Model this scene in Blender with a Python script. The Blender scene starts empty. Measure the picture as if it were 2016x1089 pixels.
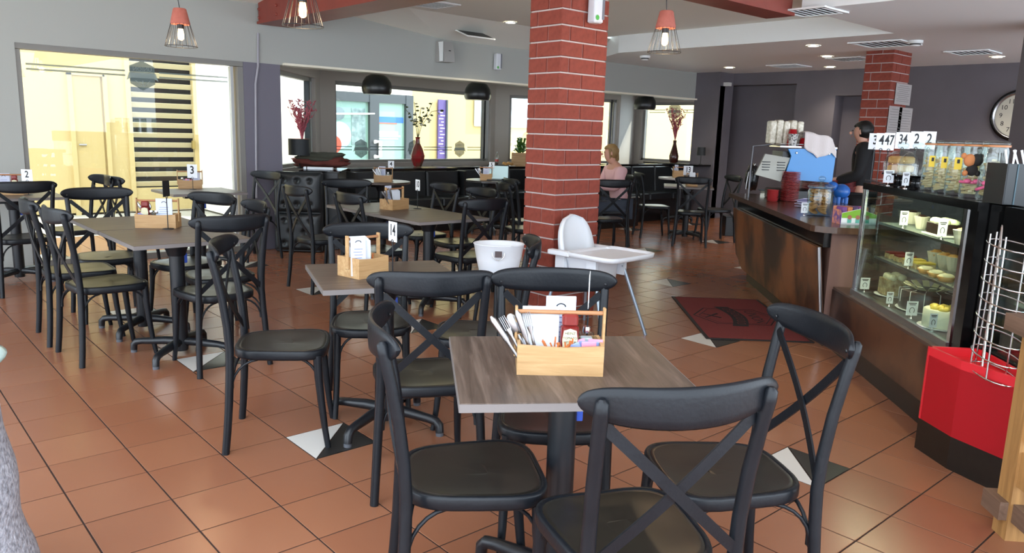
import bpy, bmesh, math, random
from mathutils import Vector, Matrix, noise
random.seed(7)
SKYSTR, SUNSTR, EXPO = 3.05, 4.2, 0.95
S = bpy.context.scene
COL = S.collection
PI = math.pi
# ------------------------------------------------------------------ camera
RR = ((0.7509261, -0.6596565, 0.0310353), (-0.1001236, -0.1601773, -0.9819972), (0.6527520, 0.7343000, -0.1863285))
CX = Vector((-0.24637, -3.16163, 1.41763)); FPX = 1507.85
cd = bpy.data.cameras.new('camera'); cam = bpy.data.objects.new('camera', cd); COL.objects.link(cam)
cd.sensor_width = 36; cd.lens = FPX*36/2016; cd.clip_start = .05; cd.clip_end = 200
r_, d_, f_ = (Vector(v) for v in RR)
cam.matrix_world = Matrix(((r_.x, -d_.x, -f_.x, CX.x), (r_.y, -d_.y, -f_.y, CX.y), (r_.z, -d_.z, -f_.z, CX.z), (0, 0, 0, 1)))
S.camera = cam
# ------------------------------------------------------------------ sky, sun, exposure
W = bpy.data.worlds.new('sky'); S.world = W; W.use_nodes = True
bgn = W.node_tree.nodes['Background']; bgn.inputs['Color'].default_value = (.78, .885, 1.0, 1); bgn.inputs['Strength'].default_value = SKYSTR
sl = bpy.data.lights.new('sun', 'SUN'); sl.energy = SUNSTR; sl.angle = .009; sl.color = (1, .95, .86)
so = bpy.data.objects.new('sun', sl); COL.objects.link(so)
so.rotation_euler = Vector((-.74, .26, -.62)).to_track_quat('-Z', 'Y').to_euler()
S.view_settings.view_transform = 'Standard'; S.view_settings.look = 'None'; S.view_settings.gamma = 1
S.view_settings.use_curve_mapping = False; S.view_settings.exposure = EXPO
# ------------------------------------------------------------------ geometry of the place
def at(u, v, z=None, X=None, Y=None, D=None):
    a, b = (u-1008)/FPX, (v-544.5)/FPX
    d = r_*a + d_*b + f_
    if z is not None: s = (z-CX.z)/d.z
    elif X is not None: s = (X-CX.x)/d.x
    elif Y is not None: s = (Y-CX.y)/d.y
    else:
        h = Vector((f_.x, f_.y, 0)).normalized(); s = D/d.dot(h)
    return CX + d*s
def depth(p):
    h = Vector((f_.x, f_.y, 0)).normalized(); return (Vector(p)-CX).dot(h)
CD = Vector((.7193, .6947, 0)); CN = Vector((-.6947, .7193, 0))      # counter direction and its customer side
def cp(s, n, z=0): return CD*s + CN*n + Vector((0, 0, z))
CANG = math.atan2(.6947, .7193)
# ------------------------------------------------------------------ materials
def lin(h):
    if isinstance(h, str):
        h = h.lstrip('#'); c = [int(h[i:i+2], 16)/255 for i in (0, 2, 4)]
    else: c = h
    return tuple((x/12.92 if x <= .04045 else ((x+.055)/1.055)**2.4) for x in c)
MATS = {}
def mat(name, col, rough=.5, metal=0, col2=None, scale=8, stretch=(1, 1, 1), detail=4, bump=0, bscale=60, coat=0, emit=0, spec=.5, trans=0, sheen=0, contrast=.5):
    if name in MATS: return MATS[name]
    m = bpy.data.materials.new(name); m.use_nodes = True; nt = m.node_tree; b = nt.nodes['Principled BSDF']
    c1 = lin(col)
    b.inputs['Base Color'].default_value = (*c1, 1); b.inputs['Roughness'].default_value = rough; b.inputs['Metallic'].default_value = metal
    b.inputs['Specular IOR Level'].default_value = spec
    b.inputs['Coat Weight'].default_value = coat; b.inputs['Coat Roughness'].default_value = .15
    b.inputs['Sheen Weight'].default_value = sheen
    if emit:
        b.inputs['Emission Color'].default_value = (*c1, 1); b.inputs['Emission Strength'].default_value = emit
    if trans: b.inputs['Transmission Weight'].default_value = trans
    if col2 or bump:
        tc = nt.nodes.new('ShaderNodeTexCoord'); mp = nt.nodes.new('ShaderNodeMapping'); mp.inputs['Scale'].default_value = stretch
        nt.links.new(tc.outputs['Object'], mp.inputs['Vector'])
    if col2:
        n = nt.nodes.new('ShaderNodeTexNoise'); n.inputs['Scale'].default_value = scale; n.inputs['Detail'].default_value = detail
        nt.links.new(mp.outputs['Vector'], n.inputs['Vector'])
        rp = nt.nodes.new('ShaderNodeValToRGB'); e = rp.color_ramp.elements
        e[0].position = .5-contrast*.4; e[1].position = .5+contrast*.4
        e[0].color = (*c1, 1); e[1].color = (*lin(col2), 1)
        nt.links.new(n.outputs['Fac'], rp.inputs['Fac']); nt.links.new(rp.outputs['Color'], b.inputs['Base Color'])
    if bump:
        n2 = nt.nodes.new('ShaderNodeTexNoise'); n2.inputs['Scale'].default_value = bscale; n2.inputs['Detail'].default_value = 3
        nt.links.new(mp.outputs['Vector'], n2.inputs['Vector'])
        bp = nt.nodes.new('ShaderNodeBump'); bp.inputs['Strength'].default_value = bump; bp.inputs['Distance'].default_value = .01
        nt.links.new(n2.outputs['Fac'], bp.inputs['Height']); nt.links.new(bp.outputs['Normal'], b.inputs['Normal'])
    MATS[name] = m; return m
def glass(name, tint='#ffffff', gl=.10, rough=.0):
    if name in MATS: return MATS[name]
    m = bpy.data.materials.new(name); m.use_nodes = True; nt = m.node_tree; nt.nodes.remove(nt.nodes['Principled BSDF'])
    out = nt.nodes['Material Output']
    t = nt.nodes.new('ShaderNodeBsdfTransparent'); t.inputs['Color'].default_value = (*lin(tint), 1)
    g = nt.nodes.new('ShaderNodeBsdfGlossy'); g.inputs['Roughness'].default_value = rough
    lw = nt.nodes.new('ShaderNodeLayerWeight'); lw.inputs['Blend'].default_value = .5
    pw = nt.nodes.new('ShaderNodeMath'); pw.operation = 'POWER'; pw.inputs[1].default_value = 4
    mu = nt.nodes.new('ShaderNodeMath'); mu.operation = 'MULTIPLY_ADD'; mu.inputs[1].default_value = .6; mu.inputs[2].default_value = gl*.4; mu.use_clamp = True
    nt.links.new(lw.outputs['Facing'], pw.inputs[0]); nt.links.new(pw.outputs[0], mu.inputs[0])
    mx = nt.nodes.new('ShaderNodeMixShader')
    nt.links.new(mu.outputs[0], mx.inputs[0])
    nt.links.new(t.outputs[0], mx.inputs[1]); nt.links.new(g.outputs[0], mx.inputs[2]); nt.links.new(mx.outputs[0], out.inputs['Surface'])
    MATS[name] = m; return m
def film(name, col, alpha):
    if name in MATS: return MATS[name]
    m = mat(name, col, .5); m.node_tree.nodes['Principled BSDF'].inputs['Alpha'].default_value = alpha; return m
def tilemat(name, base, var, rough):
    m = bpy.data.materials.new(name); m.use_nodes = True; nt = m.node_tree; b = nt.nodes['Principled BSDF']
    ge = nt.nodes.new('ShaderNodeNewGeometry')
    ad = nt.nodes.new('ShaderNodeVectorMath'); ad.operation = 'SNAP'; ad.inputs[1].default_value = (.3, .3, 50)
    nt.links.new(ge.outputs['Position'], ad.inputs[0])
    wn = nt.nodes.new('ShaderNodeTexWhiteNoise'); wn.noise_dimensions = '3D'; nt.links.new(ad.outputs[0], wn.inputs['Vector'])
    n = nt.nodes.new('ShaderNodeTexNoise'); n.inputs['Scale'].default_value = 3.5; n.inputs['Detail'].default_value = 5
    nt.links.new(ge.outputs['Position'], n.inputs['Vector'])
    mm = nt.nodes.new('ShaderNodeMath'); mm.operation = 'MULTIPLY_ADD'; mm.inputs[1].default_value = .6; nt.links.new(wn.outputs['Value'], mm.inputs[0])
    m3 = nt.nodes.new('ShaderNodeMath'); m3.operation = 'MULTIPLY'; m3.inputs[1].default_value = .4; nt.links.new(n.outputs['Fac'], m3.inputs[0]); nt.links.new(m3.outputs[0], mm.inputs[2])
    rp = nt.nodes.new('ShaderNodeValToRGB'); e = rp.color_ramp.elements; e[0].color = (*lin(base), 1); e[1].color = (*lin(var), 1)
    nt.links.new(mm.outputs[0], rp.inputs['Fac']); nt.links.new(rp.outputs['Color'], b.inputs['Base Color'])
    n2 = nt.nodes.new('ShaderNodeTexNoise'); n2.inputs['Scale'].default_value = 9; nt.links.new(ge.outputs['Position'], n2.inputs['Vector'])
    mr = nt.nodes.new('ShaderNodeMapRange'); mr.inputs['To Min'].default_value = rough-.02; mr.inputs['To Max'].default_value = rough+.04
    nt.links.new(n2.outputs['Fac'], mr.inputs['Value']); nt.links.new(mr.outputs[0], b.inputs['Roughness'])
    b.inputs['Specular IOR Level'].default_value = .5
    MATS[name] = m; return m
def woodmat(name, c1, c2, rough=.45, axis=0, scale=1, coat=0, c3=None):
    if name in MATS: return MATS[name]
    m = bpy.data.materials.new(name); m.use_nodes = True; nt = m.node_tree; b = nt.nodes['Principled BSDF']
    tc = nt.nodes.new('ShaderNodeTexCoord'); mp = nt.nodes.new('ShaderNodeMapping')
    sc = [26*scale]*3; sc[axis] = 1.6*scale; mp.inputs['Scale'].default_value = sc
    nt.links.new(tc.outputs['Object'], mp.inputs['Vector'])
    n = nt.nodes.new('ShaderNodeTexNoise'); n.inputs['Scale'].default_value = 1.6; n.inputs['Detail'].default_value = 7; n.inputs['Roughness'].default_value = .65; n.inputs['Distortion'].default_value = .6
    nt.links.new(mp.outputs['Vector'], n.inputs['Vector'])
    rp = nt.nodes.new('ShaderNodeValToRGB'); e = rp.color_ramp.elements; e[0].position = .3; e[1].position = .72
    e[0].color = (*lin(c1), 1); e[1].color = (*lin(c2), 1)
    if c3: x = e.new(.5); x.color = (*lin(c3), 1)
    nt.links.new(n.outputs['Fac'], rp.inputs['Fac']); nt.links.new(rp.outputs['Color'], b.inputs['Base Color'])
    b.inputs['Roughness'].default_value = rough; b.inputs['Coat Weight'].default_value = coat; b.inputs['Coat Roughness'].default_value = .2
    bp = nt.nodes.new('ShaderNodeBump'); bp.inputs['Strength'].default_value = .12; bp.inputs['Distance'].default_value = .004
    nt.links.new(n.outputs['Fac'], bp.inputs['Height']); nt.links.new(bp.outputs['Normal'], b.inputs['Normal'])
    MATS[name] = m; return m
# ------------------------------------------------------------------ mesh building
class MB:
    def __init__(s): s.v = []; s.f = []; s.sm = []
    def add(s, vs, fs, smooth=False):
        o = len(s.v); s.v += [tuple(v) for v in vs]; s.f += [tuple(i+o for i in f) for f in fs]; s.sm += [smooth]*len(fs); return s
    def box(s, c, d, rz=0, M=None):
        x, y, z = d[0]/2, d[1]/2, d[2]/2
        vs = [Vector((a*x, b*y, e*z)) for e in (-1, 1) for a, b in ((-1, -1), (1, -1), (1, 1), (-1, 1))]
        m = M or Matrix.Rotation(rz, 3, 'Z'); c = Vector(c)
        return s.add([c + m @ v for v in vs], [(3, 2, 1, 0), (4, 5, 6, 7), (0, 1, 5, 4), (1, 2, 6, 5), (2, 3, 7, 6), (3, 0, 4, 7)])
    def rbox(s, c, d, r=.01, rz=0, M=None, n=3):
        # box with rounded vertical edges and chamfered rims
        x, y, z = d[0]/2, d[1]/2, d[2]/2; r = min(r, x*.99, y*.99, z*.99); pts = []
        for q, (a, b) in enumerate(((1, 1), (-1, 1), (-1, -1), (1, -1))):
            for k in range(n+1):
                t = q*PI/2 + k*PI/2/n; pts.append((a*(x-r)+r*math.cos(t), b*(y-r)+r*math.sin(t), a*(x-r)+(r*.4)*math.cos(t), b*(y-r)+(r*.4)*math.sin(t)))
        N = len(pts); m = M or Matrix.Rotation(rz, 3, 'Z'); c = Vector(c); e = r*.5
        rings = [[(p[2], p[3], -z) for p in pts], [(p[0], p[1], -z+e) for p in pts], [(p[0], p[1], z-e) for p in pts], [(p[2], p[3], z) for p in pts]]
        vs = [c + m @ Vector(p) for rg in rings for p in rg]; fs = [tuple(reversed(range(N))), tuple(range(3*N, 4*N))]
        for k in range(3):
            for i in range(N): j = (i+1) % N; fs.append((k*N+i, k*N+j, (k+1)*N+j, (k+1)*N+i))
        return s.add(vs, fs, False)
    def tube(s, path, r, n=10, cap=True, closed=False, flat=None, up=None):
        P = [Vector(p) for p in path]; L = len(P)
        rs = r if isinstance(r, (list, tuple)) else [r]*L
        vs = []; prev = None
        for i in range(L):
            if closed: t = (P[(i+1) % L]-P[i-1])
            else: t = P[min(i+1, L-1)]-P[max(i-1, 0)]
            t = t.normalized() if t.length > 1e-9 else Vector((0, 0, 1))
            if prev is None:
                a = Vector(up) if up else (Vector((0, 0, 1)) if abs(t.z) < .9 else Vector((1, 0, 0)))
            else: a = prev
            nrm = (a - t*a.dot(t)).normalized(); bi = t.cross(nrm); prev = nrm
            fx = flat or (1, 1)
            for k in range(n):
                w = 2*PI*k/n; vs.append(P[i] + (nrm*math.cos(w)*fx[0] + bi*math.sin(w)*fx[1])*rs[i])
        fs = []
        for i in range(L if closed else L-1):
            j = (i+1) % L
            for k in range(n): q = (k+1) % n; fs.append((i*n+k, i*n+q, j*n+q, j*n+k))
        s.add(vs, fs, True)
        if cap and not closed: s.add(vs[:n], [tuple(reversed(range(n)))]); s.add(vs[-n:], [tuple(range(n))])
        return s
    def ribbon(s, path, w, t, nrm=(0, 1, 0)):
        # flat strap: width across, thickness along nrm
        P = [Vector(p) for p in path]; nv = Vector(nrm).normalized(); vs = []; L = len(P)
        for i in range(L):
            d = (P[min(i+1, L-1)]-P[max(i-1, 0)]).normalized(); n2 = (nv-d*nv.dot(d)).normalized(); b = d.cross(n2)
            for x, y in ((-1, -1), (1, -1), (1, 1), (-1, 1)): vs.append(P[i] + b*x*w/2 + n2*y*t/2)
        fs = [(3, 2, 1, 0), tuple((L-1)*4+k for k in range(4))]
        for i in range(L-1):
            for k in range(4): q = (k+1) % 4; fs.append((i*4+k, i*4+q, i*4+4+q, i*4+4+k))
        return s.add(vs, fs)
    def lathe(s, prof, c=(0, 0, 0), n=24, M=None, smooth=True, cap=True):
        c = Vector(c); vs = []; m = M or Matrix.Identity(3)
        for r, z in prof:
            for k in range(n): w = 2*PI*k/n; vs.append(c + m @ Vector((r*math.cos(w), r*math.sin(w), z)))
        fs = []
        for i in range(len(prof)-1):
            for k in range(n): q = (k+1) % n; fs.append((i*n+k, i*n+q, (i+1)*n+q, (i+1)*n+k))
        s.add(vs, fs, smooth)
        if cap:
            if prof[0][0] > 1e-4: s.add(vs[:n], [tuple(reversed(range(n)))])
            if prof[-1][0] > 1e-4: s.add(vs[-n:], [tuple(range(n))])
        return s
    def prism(s, poly, z0, z1, M=None):
        n = len(poly); m = M or Matrix.Identity(4)
        if sum(poly[i-1][0]*poly[i][1]-poly[i][0]*poly[i-1][1] for i in range(n)) < 0: poly = list(reversed(poly))
        vs = [m @ Vector((p[0], p[1], z0)) for p in poly] + [m @ Vector((p[0], p[1], z1)) for p in poly]
        fs = [tuple(reversed(range(n))), tuple(range(n, 2*n))] + [(i, (i+1) % n, n+(i+1) % n, n+i) for i in range(n)]
        return s.add(vs, fs)
    def rings(s, rg, smooth=True, cap0=True, cap1=True):
        n = len(rg[0]); vs = [p for r in rg for p in r]; fs = []
        for i in range(len(rg)-1):
            for k in range(n): q = (k+1) % n; fs.append((i*n+k, i*n+q, (i+1)*n+q, (i+1)*n+k))
        s.add(vs, fs, smooth)
        if cap0: s.add(rg[0], [tuple(reversed(range(n)))])
        if cap1: s.add(rg[-1], [tuple(range(n))])
        return s
    def blob(s, c, r, n=12, m=8, amp=0, seed=0, M=None):
        c = Vector(c); r = Vector(r if isinstance(r, (tuple, list, Vector)) else (r, r, r)); mm = M or Matrix.Identity(3); rg = []
        for i in range(1, m):
            ph = -PI/2 + PI*i/m; rr = []
            for k in range(n):
                w = 2*PI*k/n; d = Vector((math.cos(ph)*math.cos(w), math.cos(ph)*math.sin(w), math.sin(ph)))
                q = 1 + amp*noise.noise(d*2.3+Vector((seed*7.1, seed*3.3, seed)))
                rr.append(c + mm @ Vector((d.x*r.x*q, d.y*r.y*q, d.z*r.z*q)))
            rg.append(rr)
        N = n; vs = [p for q in rg for p in q]; fs = []
        for i in range(len(rg)-1):
            for k in range(n): q = (k+1) % n; fs.append((i*n+k, i*n+q, (i+1)*n+q, (i+1)*n+k))
        b = len(vs); vs += [c + mm @ Vector((0, 0, -r.z)), c + mm @ Vector((0, 0, r.z))]
        for k in range(n): q = (k+1) % n; fs.append((q, k, b)); fs.append(((m-2)*n+k, (m-2)*n+q, b+1))
        return s.add(vs, fs, True)
    def mesh(s, name):
        me = bpy.data.meshes.new(name); me.from_pydata(s.v, [], s.f); me.update()
        me.polygons.foreach_set('use_smooth', s.sm); return me
    def build(s, name, m, parent=None, loc=None, rz=None, label=None):
        o = bpy.data.objects.new(name, s.mesh(name)); COL.objects.link(o)
        if m: o.data.materials.append(m)
        if parent: o.parent = parent
        if loc is not None: o.location = loc
        if rz is not None: o.rotation_euler = (0, 0, rz)
        if label: o['label'] = label
        return o
def tag(o, label, cat, group=None, kind=None):
    o['label'] = label; o['category'] = cat
    if group: o['group'] = group
    if kind: o['kind'] = kind
    return o
def thing(name, label, cat, loc=(0, 0, 0), rz=0, group=None):
    o = bpy.data.objects.new(name, None); COL.objects.link(o); o.location = loc; o.rotation_euler = (0, 0, rz); o.empty_display_size = .1
    return tag(o, label, cat, group)
def struct(o, label, cat='wall'):
    o['kind'] = 'structure'; return tag(o, label, cat)
def copy_tree(o, parent=None):
    c = o.copy(); COL.objects.link(c); c.parent = parent
    for ch in CH.get(o.name, None) or [x for x in o.children]:
        copy_tree(ch, c)
    return c
CH = {}
def dup(o, loc, rz, label, group=None):
    c = copy_tree(o); c.location = loc; c.rotation_euler = (0, 0, rz); c['label'] = label
    if group: c['group'] = group
    return c
def text(body, size, m, parent, M, name='lettering', ext=.0006, sx=1, align='CENTER', bold=0):
    cu = bpy.data.curves.new('t', 'FONT'); cu.body = body; cu.size = size; cu.extrude = ext; cu.offset = bold*size; cu.align_x = align; cu.align_y = 'CENTER'; cu.resolution_u = 3
    to = bpy.data.objects.new('t', cu); COL.objects.link(to); bpy.context.view_layer.update()
    me = bpy.data.meshes.new_from_object(to.evaluated_get(bpy.context.evaluated_depsgraph_get()))
    bpy.data.objects.remove(to); bpy.data.curves.remove(cu)
    me.transform(M @ Matrix.Diagonal((sx, 1, 1, 1))); me.name = name; me.materials.clear()
    o = bpy.data.objects.new(name, me); COL.objects.link(o); o.data.materials.append(m)
    if parent: o.parent = parent
    return o
def vert_frame(p, ang):
    # text plane standing upright at p; text runs along direction ang, normal to its right-hand side (towards -90deg)
    x = Vector((math.cos(ang), math.sin(ang), 0)); z = Vector((0, 0, 1)); nrm = x.cross(z)
    return Matrix(((x.x, z.x, nrm.x, p[0]), (x.y, z.y, nrm.y, p[1]), (x.z, z.z, nrm.z, p[2]), (0, 0, 0, 1)))
# ------------------------------------------------------------------ shared materials
WHITE = mat('white_paint', '#f1f4f4', .6)
WALLW = mat('wall_white', '#a8aaa5', .65)
VIOL = mat('violet_grey_paint', '#6d6a76', .6)
DARKW = mat('dark_grey_wall', '#68636a', .65, col2='#625d62', scale=2)
TAUPE = mat('taupe_paint', '#a19a92', .6)
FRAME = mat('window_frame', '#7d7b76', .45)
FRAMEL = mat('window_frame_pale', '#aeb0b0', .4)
CEIL = mat('ceiling_white', '#f1f2ea', .75)
CEILG = mat('ceiling_grey', '#d2d0cc', .75)
REDP = mat('red_steel_paint', '#8a3c30', .45, col2='#7d352b', scale=5)
BRICK = mat('brick_red', '#8c3f30', .75, col2='#7c3527', scale=30, bump=.25, bscale=240)
MORTAR = mat('mortar', '#b9aaa6', .85, bump=.3, bscale=120)
BLK = mat('black_plastic', '#141416', .4)
BLKM = mat('black_metal', '#15181d', .38)
BLKG = mat('black_gloss', '#0b0b0c', .12)
CHROME = mat('chrome', '#d8d8da', .15, 1)
STEEL = mat('steel', '#b4b4b6', .28, 1)
PAPER = mat('white_paper', '#e6ebf2', .7)
CARD = mat('white_card', '#e9ecf1', .5)
INK = mat('black_ink', '#15161a', .6)
GLASSW = glass('window_glass', '#f6faf8', .10)
GLASSC = glass('case_glass', '#e6f0ec', .16)
GLASSJ = glass('jar_glass', '#f0f5f3', .16)
BAMBOO = woodmat('bamboo', '#a07a4e', '#c6a577', .5, 0, 1, c3='#b48e60')
TABLE = woodmat('table_laminate', '#46392f', '#6a5b50', .42, 0, .8, c3='#55483f')
TABLE2 = woodmat('table_laminate_b', '#3d3129', '#75655a', .42, 1, .9, c3='#54463d')
EDGE = mat('table_edge', '#77716f', .5)
CHAIRB = mat('chair_black', '#101318', .38, col2='#15181d', scale=14, bump=.06, bscale=90, spec=.30)
SEATP = mat('chair_seat_panel', '#201d19', .28, col2='#29251f', scale=10)
LEATH = mat('black_leather', '#171c1f', .36, bump=.12, bscale=160)
GROUT = mat('grout', '#2e1a12', .9)
# ------------------------------------------------------------------ floor and its tiles
fl = MB().box((4.5, .6, -.0520), (16.4, 13.2, .1)).build('floor', GROUT); struct(fl, 'terracotta tiled cafe floor with small black and white inset tiles', 'floor')
TT = tilemat('terracotta_tile', '#8a5840', '#98664b', .24)
TW = mat('tile_white', '#d2cec8', .3); TB = mat('tile_black', '#262422', .28)
g = .0032; q = .3-g
tm = bpy.data.meshes.new('tile')
def tile_pts(x0, y0, x1, y1):
    c = .0007
    return [(x0, y0, -.006), (x1, y0, -.006), (x1, y1, -.006), (x0, y1, -.006), (x0, y0, -c), (x1, y0, -c), (x1, y1, -c), (x0, y1, -c), (x0+c, y0+c, 0), (x1-c, y0+c, 0), (x1-c, y1-c, 0), (x0+c, y1-c, 0)]
TF = [(0, 1, 5, 4), (1, 2, 6, 5), (2, 3, 7, 6), (3, 0, 4, 7), (4, 5, 9, 8), (5, 6, 10, 9), (6, 7, 11, 10), (7, 4, 8, 11), (8, 9, 10, 11)]
tmb = MB(); tmb.add(tile_pts(g, g, q, q), TF); TME = tmb.mesh('tile'); TME.materials.append(TT)
tri = lambda a, b, c, m: (lambda k: (k.materials.append(m), k)[1])(MB().prism([a, b, c], -.006, 0).mesh('tile'))
WTM = tri((g, .3-g), (.3-2.5*g, .3-g), (g, 2.5*g), TW) if False else None
# white half: corners (0,0)(1,0)dir-left; grid y runs with -j
WTM = tri((g, q), (g, 2.4*g), (q-1.4*g, q), TW)
BTM = tri((q, g), (q, q-1.4*g), (2.4*g, g), TB)
cells = []; deco = []
for i in range(-12, 40):
    for j in range(-24, 18):
        x, y = i*.3, -(j+1)*.3
        if not (-3.4 < x < 12.2 and -5.7 < y < 6.9): continue
        c = Vector((x+.15, y+.15, 0)); d = c-CX; w = d.dot(f_)
        if w < .3: vis = 0
        else:
            u, v = 1008+FPX*d.dot(r_)/w, 544.5+FPX*d.dot(d_)/w
            vis = (-60 < u < 2076 and 200 < v < 1150) and 1/w
        dec = (i % 5 == 4 and j % 5 == 0)
        (deco if dec else cells).append((vis or 0, x, y))
cells.sort(reverse=True)
far = MB()
for k, (vis, x, y) in enumerate(cells):
    if k < 262 and vis:
        o = bpy.data.objects.new('tile', TME); COL.objects.link(o); o.location = (x, y, 0); o.parent = fl
    else: far.add([(a+x, b+y, c) for a, b, c in tile_pts(g, g, q, q)], TF)
fo = far.build('tile_field', TT, fl); fo['kind'] = 'stuff'
for vis, x, y in deco:
    for me in (WTM, BTM):
        o = bpy.data.objects.new('tile', me); COL.objects.link(o); o.location = (x, y, 0); o.parent = fl
        o['label'] = 'white triangular inset tile' if me is WTM else 'black triangular inset tile'
# ------------------------------------------------------------------ walls
YW = 5.19
w = MB(); w.box((4.3, YW+.12, 2.51), (15.0, .24, .89)); w.box((-1.05, YW+.12, 1.0325), (4.3, .24, 2.065))
wb = w.build('wall_back', WALLW); struct(wb, 'white wall above the windows and left of the big window')
w = MB().box((3.41, YW+.15, 1.0325), (.42, .3, 2.064)); wc = w.build('wall_column', VIOL); struct(wc, 'violet grey wall pier right of the big left window')
MB().tube([at(508, 65, Y=YW-.012), at(508, 130, Y=YW-.012), at(503, 165, Y=YW-.012), at(505, 390, Y=YW-.012)], .013, 8).build('conduit', mat('conduit_paint', '#9c9aa2', .5), wc, label='painted conduit running down the pier')
struct(MB().box((7.7, YW-.02, 2.074), (8.1, .06, .024)).build('lit_edge', mat('lit_edge_cream', '#efe9d6', .5)), 'thin cream strip painted as the lit lower edge of the white bulkhead', 'trim')  # pale strip stands in for light caught by the bulkhead underside
# big left window
wn = thing('window_1', 'big left window with grey frame and frosted stripe decal', 'window'); wn['kind'] = 'structure'
F = lambda p, c, d, m=FRAME, n='window_frame': MB().box(c, d).build(n, m, p)
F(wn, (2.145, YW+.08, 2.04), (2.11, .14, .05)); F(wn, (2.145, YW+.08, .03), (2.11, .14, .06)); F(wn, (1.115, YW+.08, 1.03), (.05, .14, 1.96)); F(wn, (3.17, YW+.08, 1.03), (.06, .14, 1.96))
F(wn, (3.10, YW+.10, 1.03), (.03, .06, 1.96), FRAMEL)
MB().box((2.12, YW+.10, 1.03), (1.94, .006, 1.96)).build('pane', GLASSW, wn)
DEC = film('decal_grey', '#5d6f6e', .80); DECL = film('decal_grey_light', '#8a9a98', .85)
def badge(parent, p, ang, w, mir=True):
    # hexagonal shield decal; flat print on the pane. p centre, ang direction of the pane
    x = Vector((math.cos(ang), math.sin(ang), 0)); nn = Vector((math.sin(ang), -math.cos(ang), 0))
    def P(a, b, o=0): return tuple(Vector(p) + x*a*w + Vector((0, 0, b*w)) + nn*o)
    hexa = [(0, .58), (.47, .36), (.47, -.32), (0, -.58), (-.47, -.32), (-.47, .36)]
    m = MB(); m.add([P(a, b, .004) for a, b in hexa], [tuple(reversed(range(6)))]); b0 = m.build('badge', DEC, parent)
    m = MB(); m.add([P(a, b, .006) for a, b in ((-.6, -.2), (-.5, .1), (.5, .1), (.6, -.2), (.42, -.1), (-.42, -.1))], [tuple(reversed(range(6)))])
    for k in (-.12, 0, .12): m.add([P(a+k*1.3, b, .006) for a, b in ((-.02-k, -.42), (.02-k, -.42), (.02+k, -.2), (-.02+k, -.2))], [(3, 2, 1, 0)])
    m.build('banner', DECL, b0)
    T = vert_frame(Vector(p)+Vector((0, 0, .24*w))+nn*.007, ang)
    if mir: T = T @ Matrix.Diagonal((-1, 1, 1, 1))
    text('UNION', .22*w, DECL, b0, T, 'lettering', .0002)
def stripes(parent, A, B, z, gap=.045, h=.016):
    m = MB(); A = Vector(A); B = Vector(B); d = (B-A); n = Vector((d.y, -d.x, 0)).normalized()*.004
    for k in (0, 1):
        zz = z-k*gap; m.add([(A.x+n.x, A.y+n.y, zz), (B.x+n.x, B.y+n.y, zz), (B.x+n.x, B.y+n.y, zz+h), (A.x+n.x, A.y+n.y, zz+h)], [(0, 1, 2, 3)])
    m.build('stripe', DEC, parent)
zb = at(280, 149, Y=YW+.1).z; xb = at(280, 149, Y=YW+.1).x
badge(wn, (xb, YW+.095, zb), 0, .25)
stripes(wn, (1.19, YW+.095, 0), (xb-.16, YW+.095, 0), zb+.03); stripes(wn, (xb+.16, YW+.095, 0), (3.06, YW+.095, 0), zb+.03)
# bay with four windows
BP = [(3.62, 5.30), (4.85, 6.62), (8.42, 7.15), (10.5, 6.14), (11.42, 6.55), (11.42, 4.70)]
def seg_t(u, A, B):
    d = at(u, 250, D=1)-CX; ax, ay = A[0]-CX.x, A[1]-CX.y; bx, by = B[0]-A[0], B[1]-A[1]
    det = d.x*(-by) + bx*d.y; return (d.x*(-ay) + d.y*ax)/det*-1 if False else ((ax*d.y - ay*d.x)/(by*d.x - bx*d.y))
bay = MB(); TH = .14
def bay_piece(A, B, t0, t1, z0, z1, th=TH, mb=None, off=0):
    A = Vector((*A, 0)); B = Vector((*B, 0)); d = B-A; n = Vector((-d.y, d.x, 0)).normalized()
    a, b = A+d*t0+n*off, A+d*t1+n*off
    (mb or bay).prism([(a.x, a.y), (b.x, b.y), (b.x+n.x*th, b.y+n.y*th), (a.x+n.x*th, a.y+n.y*th)], z0, z1)
HEAD, SILL = 2.03, .90
def bay_win(no, A, B, t0, t1, label, sill=SILL):
    bay_piece(A, B, 0, t0, 0, 2.3); bay_piece(A, B, t1, 1, 0, 2.3); bay_piece(A, B, t0, t1, HEAD, 2.3); bay_piece(A, B, t0, t1, 0, sill)
    wt = thing('window_%d' % no, label, 'window'); wt['kind'] = 'structure'
    L = (Vector(B)-Vector(A)).length; e = .05/L
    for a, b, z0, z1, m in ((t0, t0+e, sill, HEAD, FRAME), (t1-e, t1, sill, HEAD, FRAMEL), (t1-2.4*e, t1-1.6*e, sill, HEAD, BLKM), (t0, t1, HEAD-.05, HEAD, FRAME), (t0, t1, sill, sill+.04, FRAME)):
        mb = MB(); bay_piece(A, B, a, b, z0, z1, .07, mb, .05); mb.build('window_frame', m, wt)
    mb = MB(); bay_piece(A, B, t0+e, t1-e, sill+.04, HEAD-.05, .006, mb, .08); mb.build('pane', GLASSW, wt)
    return wt
P = BP
w2 = bay_win(2, P[0], P[1], .05, seg_t(622, P[0], P[1]), 'narrow angled window behind the black drum lamp')
t0, t1 = seg_t(661, P[1], P[2]), seg_t(966, P[1], P[2])
w3 = bay_win(3, P[1], P[2], t0, t1, 'wide window facing the shop door with two badge decals')
t2, t3 = seg_t(1002, P[2], P[3]), seg_t(1221, P[2], P[3])
w4 = bay_win(4, P[2], P[3], max(.02, t2), min(.98, t3), 'window partly hidden behind the brick pillar')
bay_piece(P[3], P[4], 0, 1, 0, 2.3)
t4, t5 = seg_t(1262, P[4], P[5]), seg_t(1388, P[4], P[5])
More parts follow.
